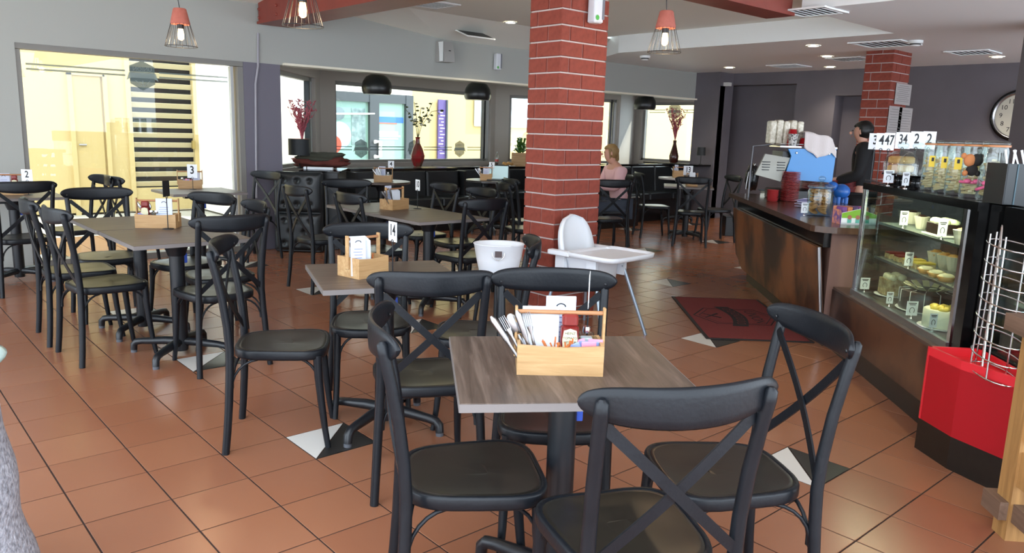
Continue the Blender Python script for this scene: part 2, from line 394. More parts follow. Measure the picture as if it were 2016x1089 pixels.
w5 = bay_win(5, P[4], P[5], max(.04, t4), min(.93, t5), 'right end window behind the dark bottle vase', .95)
bo = bay.build('wall_bay', TAUPE); struct(bo, 'taupe piers and sills around the bay windows')
struct(MB().prism([(3.3, 5.2), (4.7, 6.75), (8.5, 7.3), (10.6, 6.35), (11.6, 6.7), (11.6, 4.6), (11.5, 4.6), (11.5, 5.2)], 2.3, 2.36).build('ceiling_bay', CEILG), 'low ceiling over the window bay', 'ceiling')
def on_seg(A, B, t, off, z): A = Vector((*A, 0)); B = Vector((*B, 0)); d = B-A; n = Vector((-d.y, d.x, 0)).normalized(); p = A+d*t+n*off; return Vector((p.x, p.y, z))
a3 = math.atan2(P[2][1]-P[1][1], P[2][0]-P[1][0])
for u in (717, 822, 912):
    t = seg_t(u, P[1], P[2]); badge(w3, on_seg(P[1], P[2], t, .078, 1.10), a3, .24)
ts = [seg_t(u, P[1], P[2]) for u in (663, 699, 735, 803, 841, 897, 927, 955)]
for a, b in zip(ts[::2], ts[1::2]): stripes(w3, on_seg(P[1], P[2], a, .078, 0), on_seg(P[1], P[2], b, .078, 0), 1.12)
a5 = math.atan2(P[5][1]-P[4][1], P[5][0]-P[4][0]); pz = at(1321, 219, X=11.34)
tb = seg_t(1321, P[4], P[5]); badge(w5, on_seg(P[4], P[5], tb, .078, pz.z), a5, .27)
stripes(w5, on_seg(P[4], P[5], seg_t(1272, P[4], P[5]), .078, 0), on_seg(P[4], P[5], seg_t(1303, P[4], P[5]), .078, 0), pz.z+.02)
stripes(w5, on_seg(P[4], P[5], seg_t(1338, P[4], P[5]), .078, 0), on_seg(P[4], P[5], seg_t(1370, P[4], P[5]), .078, 0), pz.z+.02)
# right wall with niches
XR = 11.8
w = MB()
for y0, y1, z0, z1 in ((5.02, 5.25, 0, 2.55), (3.50, 5.02, 2.33, 2.55), (2.82, 3.50, 0, 2.55), (2.15, 2.82, 2.13, 2.55), (-6, 2.15, 0, 2.55)):
    w.box((XR+.15, (y0+y1)/2, (z0+z1)/2), (.3, y1-y0, z1-z0))
w.box((XR+.385, 1.5, 1.27), (.2, 8, 2.55))
w.box((11.6, 4.95, 1.27), (.42, .5, 2.55))
struct(w.build('wall_right', DARKW), 'dark mauve grey wall with two doorway niches behind the counter')
pp = at(2006, 200, D=7.2)
struct(MB().box((pp.x+.22, pp.y-.25, 1.27), (.5, .5, 2.54), CANG).build('wall_pier', DARKW), 'grey wall pier at the right edge beside the clock')
struct(MB().box((XR-.01, 4.0, .06), (.02, 4, .12)).build('baseboard_right', mat('skirting', '#8d8890', .5)), 'pale skirting at the foot of the right wall', 'baseboard')
# ceilings
c = MB(); z0, z1 = 2.76, 2.68
c.add([(3.3, -6, z0), (8.12, -6, z0), (8.12, 4.5, z0), (3.3, 4.5, z0), (-3.4, 4.5, z0), (-3.4, YW+.02, z1), (4.6, YW+.02, z1), (5.9, YW+.02, 2.55), (9.2, YW+.02, 2.55), (4.84, 4.5, z0), (9.2, 4.5, z0), (-3.4, -.4, z0), (3.3, -.4, z0), (.6, -.4, z0), (.6, -6, z0)],
      [(0, 12, 3, 9, 2, 1), (4, 5, 6, 9, 3), (9, 6, 7), (9, 7, 8, 10), (11, 4, 3, 12, 13), (14, 13, 12, 0)])
c.box((4.45, -.4, 2.99), (7.7, 11.4, .08)); c.box((-1.4, 2.4, 2.99), (4.0, 5.6, .08))
rl = MB()  # bars of an unseen opening added in the ceiling to brighten the room
for x in (-3.3, -1.35, .57): rl.box((x, -3.2, 2.86), (.07, 5.6, .12))
for y in (-.43, -3.2, -5.9): rl.box((-1.37, y, 2.86), (3.94, .07, .12))
struct(rl.build('trim_4', WHITE), 'white bars across an unseen opening added overhead to let in sky light', 'trim')
struct(c.build('ceiling_main', CEIL), 'pale plaster ceiling over the tables sloping down to the window wall', 'ceiling')
c = MB().prism([(8.1, -6), (11.9, -6), (11.9, YW+.02), (8.75, YW+.02), (8.1, 4.16)], 2.53, 2.9)
struct(c.build('ceiling_low', WHITE), 'lower white ceiling over the counter with a bright stepped edge', 'ceiling')
struct(MB().box((7.1, -1.9, 2.67), (1.9, 4.6, .3)).build('ceiling_drop', WHITE), 'white dropped bulkhead beside the red beam', 'ceiling')
# beams
b = MB(); b.box((3.535, -.4, 2.48), (.37, 11.1, .026)); b.box((3.535, -.4, 2.62), (.33, 11.1, .26))
bm1 = b.build('trim_2', REDP); struct(bm1, 'red painted steel beam ending above the pier', 'beam')
for z in (2.53, 2.62):
    for y in (5.12, 4.7): MB().lathe([(.016, 0), (.016, .012), (.010, .018)], (3.37, y, z), 8, Matrix.Rotation(-PI/2, 3, 'Y')).build('bolt', REDP, bm1)
b = MB(); b.box((4.9, .57, 2.48), (2.42, .27, .026)); b.box((4.9, .57, 2.62), (2.4, .22, .26))
struct(b.build('trim_3', REDP), 'red painted steel beam ending at the white bulkhead', 'beam')
# brick pillars
CH_ = .108
def pillar(x0, y0, wx, wy, z1, label):
    t = thing('brick_pillar', label, 'pillar', (x0+wx/2, y0+wy/2, 0), 0, 'brick pillars')
    MB().box((0, 0, z1/2), (wx-.012, wy-.012, z1)).build('mortar_core', MORTAR, t)
    n = int(z1/CH_)+1; cache = {}
    for k in range(n):
        za = k*CH_+.005; zb = min((k+1)*CH_-.005, z1-.002)
        if zb-za < .02: continue
        for face in range(4):
            L = wy if face % 2 == 0 else wx
            cuts = ([0, .58, 1] if k % 2 else [0, .24, 1]) if face % 2 == 0 else ([0, .18, .74, 1] if k % 2 else [0, .46, 1])
            for a, bb in zip(cuts, cuts[1:]):
                g0 = 0 if a == 0 else .004; g1 = 0 if bb == 1 else .004
                l0, l1 = a*L+g0-L/2, bb*L-g1-L/2
                key = (round(l1-l0, 4), round(zb-za, 4))
                if key not in cache:
                    m = MB(); hx = (l1-l0)/2; hz = (zb-za)/2; e = .003
                    m.add([(-hx, 0, -hz), (hx, 0, -hz), (hx, 0, hz), (-hx, 0, hz), (-hx+e, -.009, -hz+e), (hx-e, -.009, -hz+e), (hx-e, -.009, hz-e), (-hx+e, -.009, hz-e)],
                          [(4, 5, 6, 7), (0, 1, 5, 4), (1, 2, 6, 5), (2, 3, 7, 6), (3, 0, 4, 7)])
                    cache[key] = m.mesh('brick'); cache[key].materials.append(BRICK)
                o = bpy.data.objects.new('brick', cache[key]); COL.objects.link(o); o.parent = t
                mid = (l0+l1)/2; zc = (za+zb)/2
                if face == 0: o.location = (-wx/2+.006, -mid, zc); o.rotation_euler = (0, 0, -PI/2)
                elif face == 1: o.location = (mid, -wy/2+.006, zc)
                elif face == 2: o.location = (wx/2-.006, mid, zc); o.rotation_euler = (0, 0, PI/2)
                else: o.location = (-mid, wy/2-.006, zc); o.rotation_euler = (0, 0, PI)
    return t
pil1 = pillar(3.664, .798, .475, .327, 2.76, 'red brick pillar standing in the middle of the room')
pil2 = pillar(9.51, 1.006, .50, .34, 2.53, 'red brick pillar behind the counter with notices taped on')
# notices on the rear pillar
for (u0, v0, u1, v1) in ((1765, 163, 1790, 208), (1751, 208, 1770, 266), (1771, 211, 1790, 268)):
    a, b_ = at(u0, v0, Y=.995), at(u1, v1, Y=.995)
    n = tag(MB().box(((a.x+b_.x)/2, .993, (a.z+b_.z)/2), (b_.x-a.x, .002, a.z-b_.z)).build('notice', mat('notice_paper', '#aaa4a2', .7)), {1765: 'upper printed notice taped to the rear brick pillar', 1751: 'lower left printed notice taped to the rear brick pillar', 1771: 'lower right printed notice taped to the rear brick pillar'}[u0], 'notice', 'notices on the rear pillar')
    m = MB()
    for k in range(9): m.box(((a.x+b_.x)/2, .9915, a.z-(a.z-b_.z)*(k+1.2)/11), ((b_.x-a.x)*(.8 if k % 3 else .6), .0006, .006))
    m.build('print', mat('faint_print', '#7b7878', .7), n)
# ------------------------------------------------------------------ chairs
def make_chair():
    t = thing('bistro_chair', 'x', 'chair', group='black cross-back cafe chairs')
    # seat: rounded trapezoid with a raised lip and a dished panel
    def outline(k, z, n=36):
        pts = []
        for i in range(n):
            w = 2*PI*i/n; c, s = math.cos(w), math.sin(w); e = .52
            x = abs(c)**e*(1 if c > 0 else -1); y = abs(s)**e*(1 if s > 0 else -1)
            hw = .193 + .020*y; pts.append(Vector((x*hw*k, .008+y*.203*k, z - .006*(1-abs(x))*(y > .4))))
        return pts
    m = MB(); m.rings([outline(.95, .408), outline(.99, .413), outline(1, .42), outline(1, .444), outline(.985, .451), outline(.93, .452), outline(.915, .447)], cap1=False)
    st = m.build('seat', CHAIRB, t)
    m = MB(); m.rings([outline(.92, .4485), outline(.90, .4515), outline(.86, .450), outline(.6, .4465), outline(.2, .445)], cap0=False); m.build('seat_panel', SEATP, st, label='brownish seat panel')  # seat top browner than the black frame
    for s in (-1, 1):
        m = MB(); pr = [(.213, -.222, 0), (.207, -.212, .10), (.200, -.203, .22), (.192, -.196, .36), (.187, -.194, .46), (.187, -.200, .56), (.190, -.215, .68), (.194, -.236, .79), (.197, -.252, .86), (.198, -.256, .884), (.198, -.2565, .892)]
        m.tube([(s*x, y, z) for x, y, z in pr], [.0165, .017, .0175, .018, .018, .0175, .017, .0165, .0165, .0145, .006], 10)
        m.build('leg', CHAIRB, t)
        m = MB(); fr = [(.180, .210, 0), (.174, .195, .10), (.170, .182, .22), (.168, .172, .33), (.166, .168, .425)]
        m.tube([(s*x, y, z) for x, y, z in fr], [.013, .0145, .0165, .0185, .0195], 10); m.build('leg', CHAIRB, t)
    # curved crest rail
    m = MB(); rg = []; N = 26
    for i in range(N+1):
        a = math.sin(PI/2*(-1+2*i/N)); e = min(1, abs(a)); hh = .047*(1-e**7)**.5*(1-.22*e*e) + .0005; x = .236*a; y = -.285+.068*a*a; zc = .868+.010*a*a
        dy = 2*.068*a/.236; n = Vector((-dy, 1, 0)).normalized(); th = .0075; ring = []
        for k in range(10):
            w = 2*PI*k/10; cz = math.cos(w); cy = math.sin(w)
            ring.append(Vector((x, y, zc)) + n*(th*(abs(cy)**.6)*(1 if cy > 0 else -1)) + Vector((0, 0, hh*(abs(cz)**.6)*(1 if cz > 0 else -1))))
        rg.append(ring)
    m.rings(rg); bk = m.build('backrest', CHAIRB, t)
    for s in (-1, 1): MB().lathe([(.006, 0), (.006, .0015), (.003, .003)], (s*.196, -.228, .865), 8, Matrix.Rotation(-PI/2, 3, 'X')).build('rivet', BLKM, bk)
    # crossed straps
    for s in (-1, 1):
        pts = []
        for i in range(9):
            a = i/8; x = s*(.182-.362*a); z = .825-.345*a; y = -.236+.038*a - .016*math.sin(PI*a) + (.004*s)
            pts.append((x, y, z))
        m = MB().ribbon(pts, .027, .006, (0, 1, 0)); o = m.build('cross_strap', CHAIRB, t)
        if s == 1: MB().lathe([(.006, 0), (.006, .002), (.003, .004)], (0, -.228, .6525), 8, Matrix.Rotation(PI/2, 3, 'X')).build('rivet', STEEL, o)
    # bent braces under the seat
    def arc(p, d, L, h):
        P0 = Vector(p); d = Vector(d); return [P0 + d*(L*(1-math.cos(k*PI/12))) + Vector((0, 0, h*math.sin(k*PI/12))) for k in range(7)]
    for s in (-1, 1):
        for p, d in (((s*.168, .172, .295), (-s*.08, -1, 0)), ((s*.158, .172, .295), (-s, -.12, 0)), ((s*.190, -.190, .290), (-s*.3, 1, 0)), ((s*.180, -.190, .290), (-s, .25, 0))):
            MB().tube(arc(p, d, .105, .118), [.0085, .0065, .006, .006, .006, .006, .006], 6).build('brace', CHAIRB, t)
    return t
chair0 = make_chair()
LN = 'black cross-back chair '
CHAIRS = [
 (1.163, -2.038, 335, LN+'nearest the viewer, its back turned, at the front caddy table'),
 (1.064, -1.531, 239, LN+'on the left side of the front table, seen from the side'),
 (1.668, -1.986, 57, LN+'on the right side of the front table, towards the counter'),
 (1.590, -1.340, 140, LN+'on the far side of the front table behind the wooden caddy'),
 (1.470, -.715, 332, LN+'with its back turned between the front table and the table behind'),
 (1.749, .163, 151, LN+'on the far side of table 14 behind the napkins'),
 (1.215, .045, 238.6, LN+'standing alone in profile at the left of table 14'),
 (2.067, -.326, 51, LN+'on the right of table 14 in front of the brick pillar'),
 (.925, 1.861, 275, LN+'left of the joined tables, nearer of two side by side'),
 (.895, 2.400, 268, LN+'left of the joined tables, further of two side by side'),
 (1.179, 2.86, 174, LN+'at the far end of the joined tables facing the viewer'),
 (1.383, 1.290, 4, LN+'at the near end of the joined tables with its back turned'),
 (1.580, 2.330, 112, LN+'on the right of the joined tables, further one with lit crest'),
 (1.590, 1.760, 85, LN+'on the right of the joined tables, nearer one behind the end chair'),
 (1.338, 4.480, 98, LN+'small in front of the big left window, left of the pair'),
 (1.885, 4.450, 274, LN+'small in front of the big left window, right of the pair'),
 (.850, 4.130, 6, LN+'at the far left edge with its back turned at table 2'),
 (3.019, 4.690, 108, LN+'against the violet pier beside the tufted booth end'),
 (2.930, 2.940, 272, LN+'left of table 10 in front of the tufted booth end'),
 (3.364, 3.260, 152, LN+'at the far end of table 10 facing the viewer'),
 (2.990, 2.144, 270, LN+'left of table 10, nearest to table 14'),
 (3.876, 2.752, 87, LN+'right of table 10, further one against the blue lit booth'),
 (3.878, 2.190, 87, LN+'right of table 10, nearer one with a shiny crest'),
 (3.454, 1.560, 358, LN+'with its back turned, just left of the white tub'),
 (5.053, 2.618, 248, LN+'left of the brick pillar below the laptop table'),
 (5.55, 3.10, 250, LN+'half hidden by the left edge of the brick pillar'),
 (6.55, 2.85, 330, LN+'with its back turned just right of the brick pillar'),
 (7.271, 3.462, 67, LN+'with a pale lit crest behind the woman in pink'),
 (8.438, 3.640, 234, LN+'in profile on the left of table 13'),
 (8.246, 2.869, 308, LN+'with its back turned left of the counter end'),
 (8.900, 2.93, 60, LN+'on the right of table 13 near the grey wall'),
]
for k, (x, y, a, lab) in enumerate(CHAIRS):
    if k == 0: chair0.location = (x, y, 0); chair0.rotation_euler = (0, 0, math.radians(a)); chair0['label'] = lab
    else: dup(chair0, (x, y, 0), math.radians(a), lab)
# ------------------------------------------------------------------ tables
BLUE = mat('blue_lever', '#2f52b8', .4)
TZ = .745
def base_parts(t, arm=.30, rot=0):
    MB().lathe([(.04, .03), (.043, .05), (.043, .66)], n=16).build('column', BLKM, t)
    m = MB(); m.box((0, 0, .700), (.30, .07, .05), rot); m.box((0, 0, .712), (.07, .34, .024), rot); m.lathe([(.05, .62), (.075, .69)], n=12); m.build('top_bracket', BLKM, t)
    for k in range(4):
        a = rot+PI/4+k*PI/2; c, s = math.cos(a), math.sin(a)
        pts = [(.0*c, .0*s, .085), (.10*c, .10*s, .085), (arm*.8*c, arm*.8*s, .075), (arm*.94*c, arm*.94*s, .068), (arm*c, arm*s, .05), (arm*1.01*c, arm*1.01*s, .016)]
        o = MB().tube(pts, [.027, .026, .021, .021, .021, .02], 10).build('foot_arm', BLKM, t)
        MB().lathe([(.019, 0), (.019, .018)], (arm*1.01*c, arm*1.01*s, 0), 10).build('glide', mat('grey_glide', '#54565c', .5), o)
    MB().rbox((.05, .0, .60), (.022, .014, .06), .004, rot).build('lever', BLUE, t, label='blue locking lever')
def square_table(x, y, a, w, d, label, arm=.30, group='wood laminate tables', m=None):
    t = thing('cafe_table', label, 'table', (x, y, 0), math.radians(a), group)
    tp = MB().rbox((0, 0, TZ-.012), (w, d, .024), .004).build('tabletop', m or TABLE, t)
    e = MB(); h = .0215
    for cx, cy, sx, sy in ((0, -d/2, w, .003), (0, d/2, w, .003), (-w/2, 0, .003, d), (w/2, 0, .003, d)): e.box((cx, cy, TZ-.0125), (sx if sx > .01 else .0035, sy if sy > .01 else .0035, h))
    e.build('edge_band', EDGE, tp, label='pale grey edge band')
    base_parts(t, arm); return t
T1 = square_table(1.322, -1.645, -34.5, .655, .64, 'square wood laminate table nearest the viewer with a full caddy', m=TABLE2)
T3 = square_table(1.648, -.135, -20, .65, .63, 'square wood laminate table with the number 14 stand')
T2a = square_table(1.262, 1.585, 0, .66, .70, 'nearer of the two joined laminate tables at the left')
T2b = square_table(1.255, 2.305, 0, .66, .70, 'further of the two joined laminate tables at the left')
T10a = square_table(3.255, 1.79, 0, .66, .70, 'nearer of the two joined laminate tables with the number 10 stand')
T10b = square_table(3.26, 2.50, 0, .66, .70, 'further of the two joined laminate tables with the number 10 stand')
TL2 = square_table(.90, 4.62, 0, .70, .66, 'laminate table at the left edge with the number 2 stand')
TL3 = square_table(2.45, 4.55, 0, .70, .66, 'laminate table by the big left window with the number 3 stand')
T13 = square_table(8.72, 3.28, 38, .66, .66, 'dark table with the number 13 stand beyond the counter')
def round_table(x, y, r, label, m=TABLE):
    t = thing('round_table', label, 'table', (x, y, 0), 0, 'round booth tables')
    MB().lathe([(r-.01, TZ-.03), (r, TZ-.026), (r, TZ-.004), (r-.004, TZ)], n=40, smooth=False).build('tabletop', m, t)
    base_parts(t, .26, .3); return t
TR4 = round_table(4.98, 5.28, .37, 'round table in the booth with the number 4 stand')
TR5 = round_table(6.62, 5.05, .36, 'round dark table with the laptop and number 5 stand', mat('dark_table', '#3a3634', .3))
TRW = round_table(10.35, 4.62, .36, 'pale topped table in the far right booth', mat('pale_table', '#b9b4ae', .25))
TRC = round_table(6.72, 3.62, .36, 'table the woman in pink is eating at')
# ------------------------------------------------------------------ counter
BRONZE = mat('bronze_panel', '#2c1d17', .40, col2='#845230', scale=2.2, detail=10, contrast=.24, stretch=(1, 1, .9), bump=.05, bscale=30)
CTOP = mat('counter_top', '#4a352a', .26, col2='#553d30', scale=6, stretch=(1, 8, 1), coat=.2)
KICK = mat('kickboard', '#1c1614', .35)
ENDP = mat('counter_end', '#775a50', .4)
def cbox(mb, s0, s1, n0, n1, z0, z1): mb.prism([cp(s0, n0)[:2], cp(s1, n0)[:2], cp(s1, n1)[:2], cp(s0, n1)[:2]], z0, z1); return mb
def cn(u, v, n):
    d = at(u, v, D=1)-CX; k = (n-CX.dot(CN))/d.dot(CN); return CX+d*k
def csn(p): p = Vector(p); return p.dot(CD), p.dot(CN)
co = thing('service_counter', 'bronze fronted service counter with dark wood top under the coffee machine', 'counter', cp(4.4, -4.1))
def cpart(par, name, mb, m, label=None):
    o = mb.build(name, m); o.parent = par; o.matrix_parent_inverse = par.matrix_basis.inverted()
    if label: o['label'] = label
    return o
bpy.context.view_layer.update()
tp = [(2.93, -3.80), (2.97, -3.755), (3.02, -3.74), (5.90, -3.74), (5.90, -4.62), (2.90, -4.62), (2.90, -3.88)]
cpart(co, 'countertop', MB().prism([cp(a, b)[:2] for a, b in tp], .808, .85), CTOP)
cpart(co, 'body', cbox(MB(), 2.99, 5.8, -3.88, -4.6, .1, .808), ENDP, 'pinkish brown end panel')
cpart(co, 'shadow_gap', cbox(MB(), 3.0, 5.85, -3.83, -3.9, .70, .808), BLKG, 'black recessed strip under the top')
m = MB(); pts = [(2.985, .10), (5.55, .10), (5.82, .22), (5.86, .70), (3.0, .70)]
def lean(z): return -3.79 - (0.70-z)*.12
vs = [cp(s, lean(z), z) for s, z in pts] + [cp(s, lean(z)-.03, z) for s, z in pts]
m.add(vs, [(4, 3, 2, 1, 0), (5, 6, 7, 8, 9)] + [(i, (i+1) % 5, 5+(i+1) % 5, 5+i) for i in range(5)])
cpart(co, 'front_panel', m, BRONZE, 'mottled rusty bronze panel')
m = MB(); m.tube([cp(2.98, lean(.1)-.01, .1), cp(2.99, lean(.7)-.01, .7)], .012, 6); cpart(co, 'edge_strip', m, STEEL)
cpart(co, 'kickboard', cbox(MB(), 3.0, 5.45, -3.895, -3.95, 0, .1), KICK)
# display case
dc = thing('cake_display_case', 'glass cake display case on a dark bronze base', 'display case', cp(2.15, -4.25))
bpy.context.view_layer.update()
S0, S1, NF, NB = 1.385, 2.93, -3.955, -4.58
cpart(dc, 'base', cbox(MB(), S0-.05, S1, -3.90, NB, .14, .425), mat('bronze_base', '#2b1c17', .32, col2='#5a3a26', scale=2.6, detail=9, contrast=.26))
cpart(dc, 'kickboard', cbox(MB(), S0-.05, S1, -3.93, NB, 0, .14), KICK)
cpart(dc, 'ledge', cbox(MB(), S0-.03, S1-.0, -3.905, NB, .425, .44), mat('bronze_ledge', '#5a463c', .3, .3))
cpart(dc, 'bottom_rail', cbox(MB(), S0, S1-.22, -3.94, -3.965, .44, .475), STEEL)
S1 = 2.715
cpart(dc, 'deck', cbox(MB(), S0+.02, S1-.02, -3.97, NB, .455, .47), mat('case_deck', '#3b3b3a', .3))
cpart(dc, 'back_panel', cbox(MB(), S0, S1, NB, NB-.02, .44, 1.15), mat('case_back', '#2e2a27', .3))
cpart(dc, 'front_pane', cbox(MB(), S0+.01, S1-.01, NF, NF-.006, .47, 1.13), GLASSC)
cpart(dc, 'side_pane', cbox(MB(), S1-.008, S1-.002, NF-.01, NB, .47, 1.13), GLASSC)
for a, b, c_, d_2, mm in ((S1-.025, S1, NF+.004, NF-.02, STEEL), (S1-.05, S1-.03, NF+.002, NF-.01, CHROME), (S0-.01, S0+.02, NF+.006, NF-.02, CHROME), (S0-.10, S0-.01, NF, NB, BLKG)):
    cpart(dc, 'corner_post', cbox(MB(), a, b, c_, d_2, .44, 1.15), mm)
cpart(dc, 'top_rail', cbox(MB(), S0-.1, S1, NF+.008, NF-.03, 1.125, 1.165), BLKG)
cpart(dc, 'top_board', cbox(MB(), S0-.1, S1, NF-.03, NB, 1.15, 1.165), BLKG)
SHG = mat('glass_shelf', '#aebfb8', .1); SHG.node_tree.nodes['Principled BSDF'].inputs['Alpha'].default_value = .35
SH = (.70, .92)
for z in SH:
    o = cpart(dc, 'shelf', cbox(MB(), S0+.03, S1-.03, -4.06, NB, z-.008, z), SHG)
    o2 = cbox(MB(), S0+.03, S1-.03, -4.056, -4.062, z-.012, z+.002).build('shelf_edge', STEEL, o)
for z in (1.140,):
    o = cpart(dc, 'light_strip', cbox(MB(), S0+.06, S1-.06, -3.992, -4.012, z, z+.008), mat('warm_strip', '#fff0c8', .5, emit=6))
    al = bpy.data.lights.new('case_lamp', 'AREA'); al.shape = 'RECTANGLE'; al.size = S1-S0-.15; al.size_y = .02; al.energy = 6.5; al.color = (1, .88, .62)
    ao = bpy.data.objects.new('case_lamp', al); COL.objects.link(ao); ao.location = cp((S0+S1)/2, -4.03, z-.008); ao.rotation_euler = (math.radians(-12), 0, CANG)
# food
PLATE = mat('white_plate', '#d9d8d2', .3); CREAM = mat('cream_icing', '#e9dfb6', .5, bump=.3, bscale=50); CHOC = mat('chocolate', '#2a1b15', .3); YEL = mat('yellow_topping', '#dcbf48', .4, bump=.3, bscale=70)
CRUMB = mat('cake_crumb', '#8c6a3e', .8, col2='#cdb98a', scale=40); PASTRY = mat('pastry', '#c79a58', .6, col2='#a8743a', scale=25); CASEP = mat('muffin_paper', '#cfc6b2', .7)
def plate(par, r, z=0): MB().lathe([(r*.6, z), (r*.95, z+.006), (r, z+.012), (r*.96, z+.013), (r*.6, z+.006)], n=24).build('plate', PLATE, par)
def deckp(u, n, z):       # point on a deck of height z at counter-normal n and image column u
    lo, hi = .8, 3.2
    d = at(u, 500, D=1)-CX; k = (n-CX.dot(CN))/d.dot(CN); p = CX+d*k; return Vector((p.x, p.y, z))
def food(name, lab, cat, u, n, z, group=None): return thing(name, lab, cat, deckp(u, n, z), CANG, group)
f1 = food('carrot_cake', 'tall cream topped slab cake on a plate at the far end of the bottom deck', 'cake', 1764, -4.13, .47); plate(f1, .10)
MB().rbox((0, 0, .062), (.13, .12, .10), .006).build('cake', CRUMB, f1); m = MB()
for k in range(7): m.blob((-.05+.035*(k % 4), -.035+.06*(k//4), .125), (.026, .03, .022), 8, 6, .2, k)
m.build('icing', CREAM, f1)
f2 = food('chocolate_cake', 'large round chocolate cake with white drizzle and biscuit fan on the bottom deck', 'cake', 1838, -4.17, .47); plate(f2, .165)
MB().lathe([(.145, .012), (.15, .02), (.15, .115), (.14, .124), (.02, .125)], n=36).build('cake', CHOC, f2)
for k in range(12):
    a = k*PI/6; MB().tube([(.152*math.cos(a), .152*math.sin(a), .05), (.152*math.cos(a), .152*math.sin(a), .12), (.10*math.cos(a), .10*math.sin(a), .128)], .0022, 5).build('drizzle', PLATE, f2)
    MB().box((.105*math.cos(a+.26), .105*math.sin(a+.26), .142), (.06, .035, .004), M=Matrix.Rotation(a+.26, 3, 'Z') @ Matrix.Rotation(-.45, 3, 'Y')).build('biscuit', CREAM, f2)
f3 = food('lemon_cheesecake', 'white round cheesecake with bright yellow top at the near end of the bottom deck', 'cake', 1872, -4.06, .47); plate(f3, .115)
MB().lathe([(.09, .012), (.092, .02), (.092, .10), (.085, .104)], n=28).build('cake', mat('white_icing', '#e6e0c6', .5), f3)
m = MB()
for k in range(11): m.blob((.055*math.cos(k*2.4)*(.3+k/11), .055*math.sin(k*2.4)*(.3+k/11), .108), (.026, .026, .014), 8, 5, .25, k)
m.build('topping', YEL, f3)
def muffin(u, n, z, lab, top, sc=1, grp='muffins in the display case'):
    t = food('muffin', lab, 'muffin', u, n, z, grp)
    MB().lathe([(.024*sc, 0), (.028*sc, .01), (.038*sc, .055*sc), (.044*sc, .075*sc)], n=14, smooth=False).build('paper_case', CASEP, t)
    MB().blob((0, 0, .062*sc), (.036*sc, .036*sc, .026*sc), 10, 6, .3, u).build('crown', top, t); return t
muffin(1788, -4.25, SH[1], 'chocolate muffin furthest back on the top shelf of the case', CHOC)
muffin(1806, -4.18, SH[1], 'second chocolate muffin on the top shelf of the case', CHOC)
muffin(1888, -4.08, SH[1], 'muffin at the near end of the top shelf by the steel post', PASTRY)
muffin(1842, -4.30, SH[0], 'first of the golden muffins at the back of the middle shelf', PASTRY, 1.1)
muffin(1862, -4.30, SH[0], 'second of the golden muffins at the back of the middle shelf', PASTRY, 1.1)
muffin(1881, -4.32, SH[0], 'third golden muffin at the back of the middle shelf near the post', PASTRY, 1.1)
f4 = food('cream_topped_cake', 'dark slab cake with pale cream blobs on the top shelf', 'cake', 1850, -4.15, SH[1])
MB().rbox((0, 0, .008), (.2, .14, .01), .003).build('tray', PLATE, f4); MB().rbox((0, 0, .043), (.17, .11, .06), .006).build('cake', CHOC, f4)
m = MB()
for k in range(8): m.blob((-.06+.04*(k % 4), -.03+.05*(k//4), .08), (.026, .028, .02), 8, 5, .3, k)
m.build('icing', mat('mint_cream', '#d3dcb2', .5), f4)
for k in range(4):
    t = food('slice', ['raspberry slice with red top at the far end of the middle shelf', 'second slice with red top on the middle shelf', 'yellow topped slice on the middle shelf', 'last yellow topped slice before the tarts'][k], 'slice', 1764+19*k, -4.16, SH[0], 'slices on the middle shelf')
    MB().rbox((0, 0, .016), (.075, .11, .03), .003).build('base', CRUMB, t); MB().rbox((0, 0, .036), (.074, .108, .010), .003).build('topping', mat('raspberry', '#6e1c16', .3) if k < 2 else YEL, t)
for k in range(3):
    t = food('tart', ['cream tart beside the yellow slices', 'middle of three cream tarts on the middle shelf', 'cream tart nearest the steel post'][k], 'tart', 1828+21*k, -4.11, SH[0], 'tarts on the middle shelf')
    MB().lathe([(.035, .002), (.048, .028), (.044, .028), (.03, .02)], n=18).build('shell', PASTRY, t); MB().blob((0, 0, .028), (.042, .042, .016), 10, 6, .2, k).build('filling', CREAM, t)
def price_tag(p, ang, w, h, lab, grp='price tags'):
    t = thing('price_tag', lab, 'price tag', p, ang, grp)
    MB().lathe([(.012, 0), (.012, .004), (.003, .006), (.003, .02)], n=8).build('clip', CHROME, t)
    MB().box((0, 0, .018+h/2), (w, .0012, h)).build('card', CARD, t)
    m = MB(); m.box((0, -.0011, .018+h*.86), (w*.7, .0008, h*.06)); m.box((0, -.0011, .018+h*.76), (w*.55, .0008, h*.05))
    m.tube([(w*.22*math.cos(a), -.0011, .018+h*.36+h*.2*math.sin(a)) for a in [(-50+28*k)*PI/180 for k in range(11)]], .0016, 4); m.build('print', INK, t); return t
TA = CANG-.25+PI/2*0
VA = -.72     # cards turned towards the entrance
for u, n, z, w, h, lab in ((1710, -4.0, .47, .06, .075, 'white price tag at the far left of the bottom deck'), (1763, -3.99, .47, .04, .07, 'narrow price tag in front of the carrot cake'), (1810, -3.99, .47, .062, .08, 'price tag in front of the chocolate cake'), (1856, -3.985, .47, .042, .075, 'price tag in front of the cheesecake'),
                          (1791, -4.07, SH[0], .05, .08, 'price tag on the middle shelf among the slices'), (1771, -4.08, SH[1], .05, .085, 'price tag at the left of the top shelf'), (1849, -4.07, SH[1], .05, .085, 'price tag in front of the cream topped cake')):
    price_tag(deckp(u, n, z), VA, w, h, lab)
